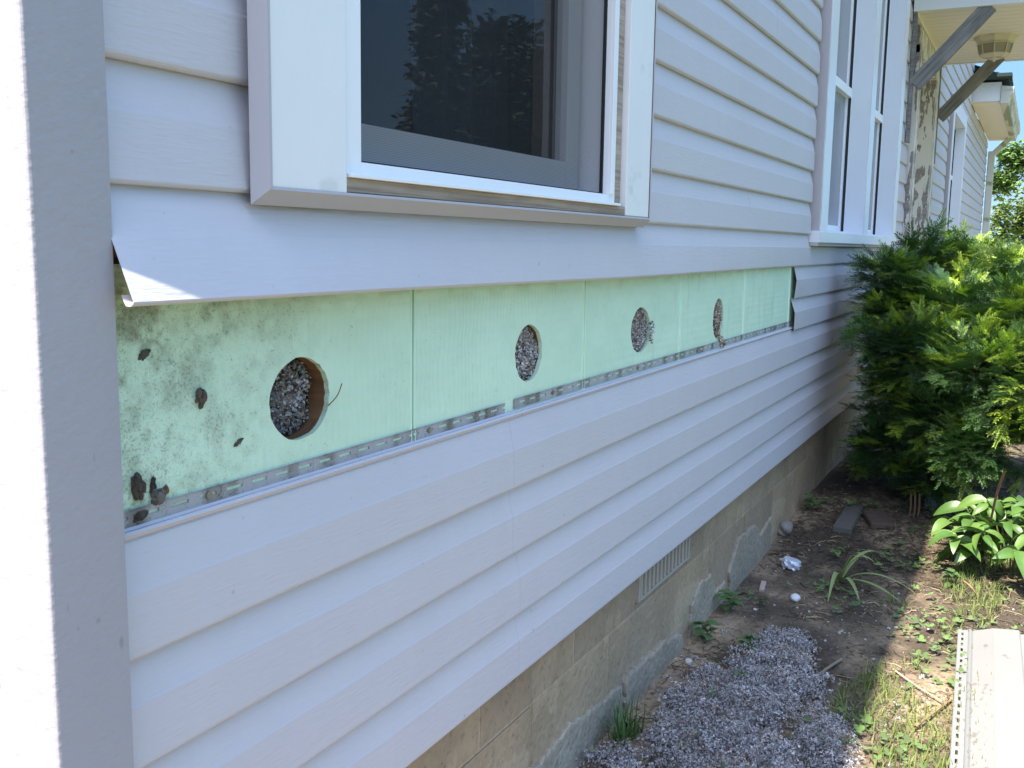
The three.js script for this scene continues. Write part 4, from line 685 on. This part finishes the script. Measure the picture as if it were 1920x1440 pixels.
{
  const bl = (name, label, cat, u, v, dim, c, ry, mat) => { const q = onGround(u, v), m = new THREE.Mesh(metreUV(new RoundedBoxGeometry(...dim, 2, Math.min(...dim) * 0.2)), mat ?? std({ color: col(...c), roughness: 0.9, bumpMap: concreteBump, bumpScale: 0.004 })); m.name = numbered(name); m.position.set(q[0], q[1] + dim[1] * (dim[1] > 0.02 ? 0.02 : 0.42), q[2]); m.rotation.y = ry; shade(m); scene.add(tag(m, label, cat)); };
  bl('wood_chip', 'pale splinter of wood lying by the foundation in the shade', 'wood', 1430, 1097, [0.085, 0.010, 0.016], [0.42, 0.33, 0.27], 0.15);
  bl('plank', 'grey board end half buried in the dirt under the bush', 'plank', 1592, 985, [0.40, 0.03, 0.07], [0.2, 0.2, 0.17], 0.02, std({ color: col(0.10, 0.095, 0.08), roughness: 0.95, bumpMap: woodBump, bumpScale: 0.004 }));
  bl('brick', 'dull red brick in the dark dirt under the bush', 'brick', 1645, 992, [0.20, 0.05, 0.09], [0.085, 0.055, 0.042], 0.3);
}

// ---------------------------------------------------------------- the yew bush
function sprig() {            // one flat spray of needles with side shoots, along +x, about 1 long
  const P = [], shoot = (ox, oy, oz, dx, dz, L, n) => {
    const l = Math.hypot(dx, dz); dx /= l; dz /= l;
    for (let i = 0; i < n; i++) for (const s of [-1, 1]) {
      const t = (i + 0.5) / n, x = ox + dx * L * t, z = oz + dz * L * t, y = oy - 0.10 * L * t * t, nl = 0.17 * (0.75 + 0.35 * Math.sin(Math.PI * Math.min(1, t * 1.15))) * rr(0.8, 1.1), a = s * (1.15 - 0.55 * t) + rr(-0.12, 0.12), ca = Math.cos(a), sa = Math.sin(a), nx = dx * ca - dz * sa, nz = dx * sa + dz * ca, up = rr(-0.02, 0.06), w = 0.018;
      const tx = x + nx * nl, tz = z + nz * nl, ty = y + up, mx = x + nx * nl * 0.5, mz = z + nz * nl * 0.5, px = -nz * w, pz = nx * w;
      P.push(x, y, z, mx + px, y + up * 0.6, mz + pz, tx, ty, tz, x, y, z, tx, ty, tz, mx - px, y + up * 0.6, mz - pz);
    }
    const w = 0.008; P.push(ox - dz * w, oy, oz + dx * w, ox + dz * w, oy, oz - dx * w, ox + dx * L, oy - 0.1 * L, oz + dz * L);
  };
  shoot(0, 0, 0, 1, 0, 1, 20); shoot(0.2, 0, 0, 1, 0.75, 0.6, 11); shoot(0.38, 0, 0, 1, -0.8, 0.5, 9);
  const g = new THREE.BufferGeometry(); g.setAttribute('position', new THREE.Float32BufferAttribute(P, 3)); g.computeVertexNormals(); return g;
}
{
  const o = thing('yew_bush', 'big dark green needled bush growing against the house wall', 'bush', [4.55, 0.03, 0.42]);
  // boughs: [pixel u, v, distance plane x, radius, density]
  const lumps = [[1728, 500, 4.75, 0.16, 1.2], [1800, 505, 4.9, 0.18, 1], [1880, 545, 4.7, 0.22, 1], [1672, 520, 4.45, 0.12, 1.0], [1640, 512, 4.4, 0.07, 1], [1700, 575, 4.45, 0.17, 1.2], [1790, 590, 4.35, 0.22, 1.2], [1900, 610, 4.3, 0.22, 1.2], [1655, 590, 4.35, 0.09, 1], [1625, 632, 4.15, 0.05, 1.3], [1665, 650, 4.2, 0.10, 1.1], [1720, 665, 4.2, 0.20, 1.2], [1830, 700, 4.05, 0.22, 1.3], [1930, 720, 4.0, 0.24, 1.2], [1690, 740, 4.3, 0.18, 1.1], [1660, 790, 4.45, 0.13, 1], [1770, 790, 4.12, 0.20, 1.2], [1880, 830, 4.02, 0.17, 1.1], [1815, 840, 3.98, 0.13, 1.3], [1690, 835, 4.35, 0.17, 1.1], [1650, 850, 4.6, 0.15, 1], [1745, 890, 4.25, 0.13, 1], [1960, 840, 4.0, 0.2, 1], [1980, 620, 4.3, 0.28, 1]].map(([u, v, x, r, d]) => ({ c: at(u, v, { x }), r, d }));
  for (let i = 0; i < 9; i++) lumps.push({ c: V3(4.9 + 0.5 * rnd(), 0.35 + 0.6 * rnd(), 0.15 + 0.75 * rnd()), r: 0.26, d: 0.8 });
  const variants = [sprig(), sprig(), sprig()], lists = [[], [], []];
  for (const L of lumps) {
    const n = Math.round(L.r * L.r * 9800 * L.d);
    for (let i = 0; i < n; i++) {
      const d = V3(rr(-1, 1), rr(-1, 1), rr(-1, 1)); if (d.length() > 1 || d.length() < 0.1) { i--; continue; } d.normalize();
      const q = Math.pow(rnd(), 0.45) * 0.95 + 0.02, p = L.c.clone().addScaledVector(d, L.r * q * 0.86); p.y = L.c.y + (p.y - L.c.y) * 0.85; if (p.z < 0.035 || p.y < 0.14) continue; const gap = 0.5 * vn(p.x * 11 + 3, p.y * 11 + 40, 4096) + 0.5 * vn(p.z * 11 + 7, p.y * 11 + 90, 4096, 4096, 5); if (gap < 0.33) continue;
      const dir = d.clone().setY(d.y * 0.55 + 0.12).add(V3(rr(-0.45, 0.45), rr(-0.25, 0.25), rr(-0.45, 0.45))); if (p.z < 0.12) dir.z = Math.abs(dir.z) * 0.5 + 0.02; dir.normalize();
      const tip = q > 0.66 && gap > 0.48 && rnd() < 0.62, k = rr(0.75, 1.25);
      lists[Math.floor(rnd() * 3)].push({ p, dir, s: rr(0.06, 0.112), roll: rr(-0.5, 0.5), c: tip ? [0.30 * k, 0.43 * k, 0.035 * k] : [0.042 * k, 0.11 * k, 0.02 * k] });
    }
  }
  const spray = (u, v, x, n, sc) => { const c = at(u, v, { x }); for (let i = 0; i < n; i++) lists[i % 3].push({ p: c.clone().add(V3(rr(-0.03, 0.05), rr(-0.03, 0.02), rr(0.0, 0.06))), dir: V3(rr(-0.8, 0.2), rr(-0.15, 0.35), rr(-0.45, 0.3)).normalize(), s: sc * rr(0.8, 1.2), roll: rr(-0.5, 0.5), c: [0.08, 0.17, 0.03] }); };
  spray(1585, 632, 4.08, 8, 0.10); spray(1650, 512, 4.35, 6, 0.12); spray(1695, 462, 4.6, 8, 0.13); spray(1800, 462, 4.8, 7, 0.14); spray(1745, 450, 4.7, 7, 0.13); spray(1870, 480, 4.6, 6, 0.13);
  const crownMat = new THREE.MeshPhysicalMaterial({ roughness: 0.5, transmission: 0.28, thickness: 0, side: THREE.DoubleSide }), m4 = new THREE.Matrix4();
  lists.forEach((l, i) => {
    const im = new THREE.InstancedMesh(variants[i], crownMat, l.length); im.name = numbered('foliage'); im.userData.kind = 'stuff'; im.castShadow = im.receiveShadow = true;
    l.forEach((q, k) => { const X = q.dir, Y = V3(0, 1, 0).addScaledVector(X, -X.y).normalize(), Z = V3().crossVectors(X, Y); Y.applyAxisAngle(X, q.roll); Z.crossVectors(X, Y); m4.makeBasis(X.clone().multiplyScalar(q.s), Y.multiplyScalar(q.s), Z.multiplyScalar(q.s)).setPosition(q.p.clone().sub(o.position)); im.setMatrixAt(k, m4); im.setColorAt(k, col(...q.c)); });
    o.add(im);
  });
  const bark = std({ color: col(0.075, 0.05, 0.038), roughness: 0.95, bumpMap: woodBump, bumpScale: 0.004 }), loc = p => p.clone().sub(o.position);
  for (const L of lumps.slice(0, 22)) { const e = loc(L.c), b = V3(rr(-0.06, 0.06), 0, rr(-0.06, 0.06)); part(o, 'branch', tube([b, b.clone().lerp(e, 0.45).add(V3(rr(-0.05, 0.05), -0.04, rr(-0.05, 0.05))), e], rr(0.004, 0.008), 10, 6), bark); }
  for (const [u, v] of [[1700, 985], [1708, 990], [1716, 985]]) { const b = at(u, v, { x: 4.15 }), t = at(u + 8, 925, { x: 4.15 }); part(o, 'stem', tube([loc(b), loc(b.clone().lerp(t, 0.5).add(V3(0, 0, 0.006))), loc(t)], 0.0045, 8, 5), std({ color: col(0.20, 0.12, 0.06), roughness: 0.9 })); }
  // one browned sprig
  const rg = variants[0].clone(); const rm = part(o, 'dead_sprig', rg, leafMat([0.34, 0.10, 0.03]), 'rust red dead sprig'); rm.position.copy(loc(at(1905, 648, { x: 3.95 }))); rm.scale.setScalar(0.09); rm.rotation.set(0.4, -0.6, -0.5);
  const pale = part(o, 'new_sprig', variants[1].clone(), leafMat([0.22, 0.30, 0.07]), 'pale fresh sprig pointing down at the top right'); pale.position.copy(loc(at(1878, 462, { x: 4.35 }))); pale.scale.setScalar(0.10); pale.rotation.set(1.2, 0.4, -1.5);
}

// ---------------------------------------------------------------- trees
const treeLeaf = (() => { const L = []; for (let i = 0; i < 9; i++) { const g = leafGeo(0.5, 0.14, 0.15, 0.4); g.rotateZ(rr(-0.6, 0.6)); g.rotateY(rr(0, 6.3)); g.rotateX(rr(-0.5, 0.5)); g.translate(rr(-0.55, 0.55), rr(-0.45, 0.45), rr(-0.55, 0.55)); L.push(g); } return merge(L); })();
const treeMat = new THREE.MeshPhysicalMaterial({ roughness: 0.6, transmission: 0.35, thickness: 0, side: THREE.DoubleSide });
const barkMat = std({ color: col(0.09, 0.07, 0.055), roughness: 0.95, bumpMap: woodBump, bumpScale: 0.01 });
function tree(name, label, base, trunkH, lumps, n, size, c, conifer) {
  const o = thing(name, label, 'tree', [base[0], 0, base[1]]);
  part(o, 'trunk', (() => { const H = trunkH, g = new THREE.CylinderGeometry(0.03 * H ** 0.6, 0.055 * H ** 0.7, H, 10, 6); g.translate(0, H / 2, 0); const p = g.attributes.position; for (let i = 0; i < p.count; i++) p.setX(i, p.getX(i) + 0.04 * Math.sin(p.getY(i) * 1.7)); return g; })(), barkMat);
  for (const [x, y, z, r] of lumps) if (!conifer) part(o, 'limb', tube([V3(0, trunkH * 0.55, 0), V3(x * 0.45, mix(trunkH * 0.6, y, 0.6), z * 0.45), V3(x, y, z)], 0.015 + 0.012 * r, 8, 6), barkMat);
  const total = lumps.reduce((a, l) => a + l[3] ** 2, 0), im = new THREE.InstancedMesh(treeLeaf, treeMat, n), e = new THREE.Object3D(); let k = 0;
  for (const [x, y, z, r] of lumps) { const m = Math.floor(n * r * r / total); for (let i = 0; i < m && k < n; i++) { const d = V3(rr(-1, 1), rr(-1, 1), rr(-1, 1)).normalize(), q = Math.pow(rnd(), 0.5), b = 0.75 + 0.5 * vn(d.x * 2.2 + 9, d.y * 2.2 + d.z * 1.9 + x, 64); e.position.set(x + d.x * r * q * b, y + d.y * r * q * b * 0.85, z + d.z * r * q * b); e.rotation.set(rr(-0.6, 0.6), rr(0, 6.3), rr(-0.6, 0.6)); e.scale.setScalar(size * rr(0.7, 1.3)); e.updateMatrix(); im.setMatrixAt(k, e.matrix); const f = rr(0.65, 1.35); im.setColorAt(k++, col(c[0] * f, c[1] * f, c[2] * f)); } }
  im.count = k; im.name = numbered('crown'); im.userData.kind = 'stuff'; im.castShadow = im.receiveShadow = true; o.add(im); return o;
}
tree('garden_tree', 'sunlit leafy tree beyond the far corner of the house, its thin crown against the sky', [26, 0.9], 3.2, [[0.3, 3.1, -0.7, 0.5], [-0.4, 3.0, 0.3, 0.5], [0.2, 3.1, 1.0, 0.6], [0.1, 2.55, -1.0, 0.35], [0.2, 3.4, 0.6, 0.45]], 1100, 0.22, [0.14, 0.25, 0.04]);
tree('leafy_shrub', 'dense yellow green shrub below the tree at the far corner', [21.5, 0.75], 1.2, [[0, 1.55, -0.45, 0.55], [0, 1.9, 0.1, 0.6], [0.2, 1.3, 0.3, 0.75], [-0.1, 0.8, -0.3, 0.8], [0, 1.7, 0.8, 0.8], [-0.2, 0.7, 0.7, 0.8]], 3200, 0.15, [0.16, 0.24, 0.035]);
// what the window mirrors: trees across the yard
tree('conifer', 'tall dark narrow conifer across the yard, mirrored in the window', [18.7, 10.5], 10, Array.from({ length: 15 }, (_, i) => [rr(-0.1, 0.1), 1.2 + i * 0.65, rr(-0.1, 0.1), 0.5 * (1 - i / 21)]), 2000, 0.4, [0.03, 0.055, 0.025], true);
tree('yard_tree', 'broad leafy tree across the yard left of the conifer in the window reflection', [22.3, 13.5], 4.0, [[0.3, 3.1, 0, 0.8], [-0.3, 2.5, 0.4, 0.9], [1.0, 3.2, -0.4, 0.8], [1.1, 3.9, 0.4, 0.5]], 1300, 0.42, [0.025, 0.05, 0.016]);
tree('yard_tree', 'broad leafy tree across the yard right of the conifer in the window reflection', [24, 11.5], 5, [[0, 4.8, 0, 1.5], [-1.4, 3.9, 0.5, 1.3], [1.5, 4.1, -0.5, 1.5], [0.4, 6.0, 0.4, 1.0], [3, 4.5, 0, 1.4]], 2400, 0.45, [0.025, 0.05, 0.016]);
tree('yard_tree', 'spreading leafy tree farthest across the yard in the window reflection', [33, 13], 5.5, [[0, 5.2, 0, 1.9], [-2, 4.4, 0.5, 1.6], [2, 4.8, -0.5, 1.9], [0.4, 6.8, 0.4, 1.3]], 2400, 0.5, [0.025, 0.05, 0.016]);

renderer.render(scene, camera);
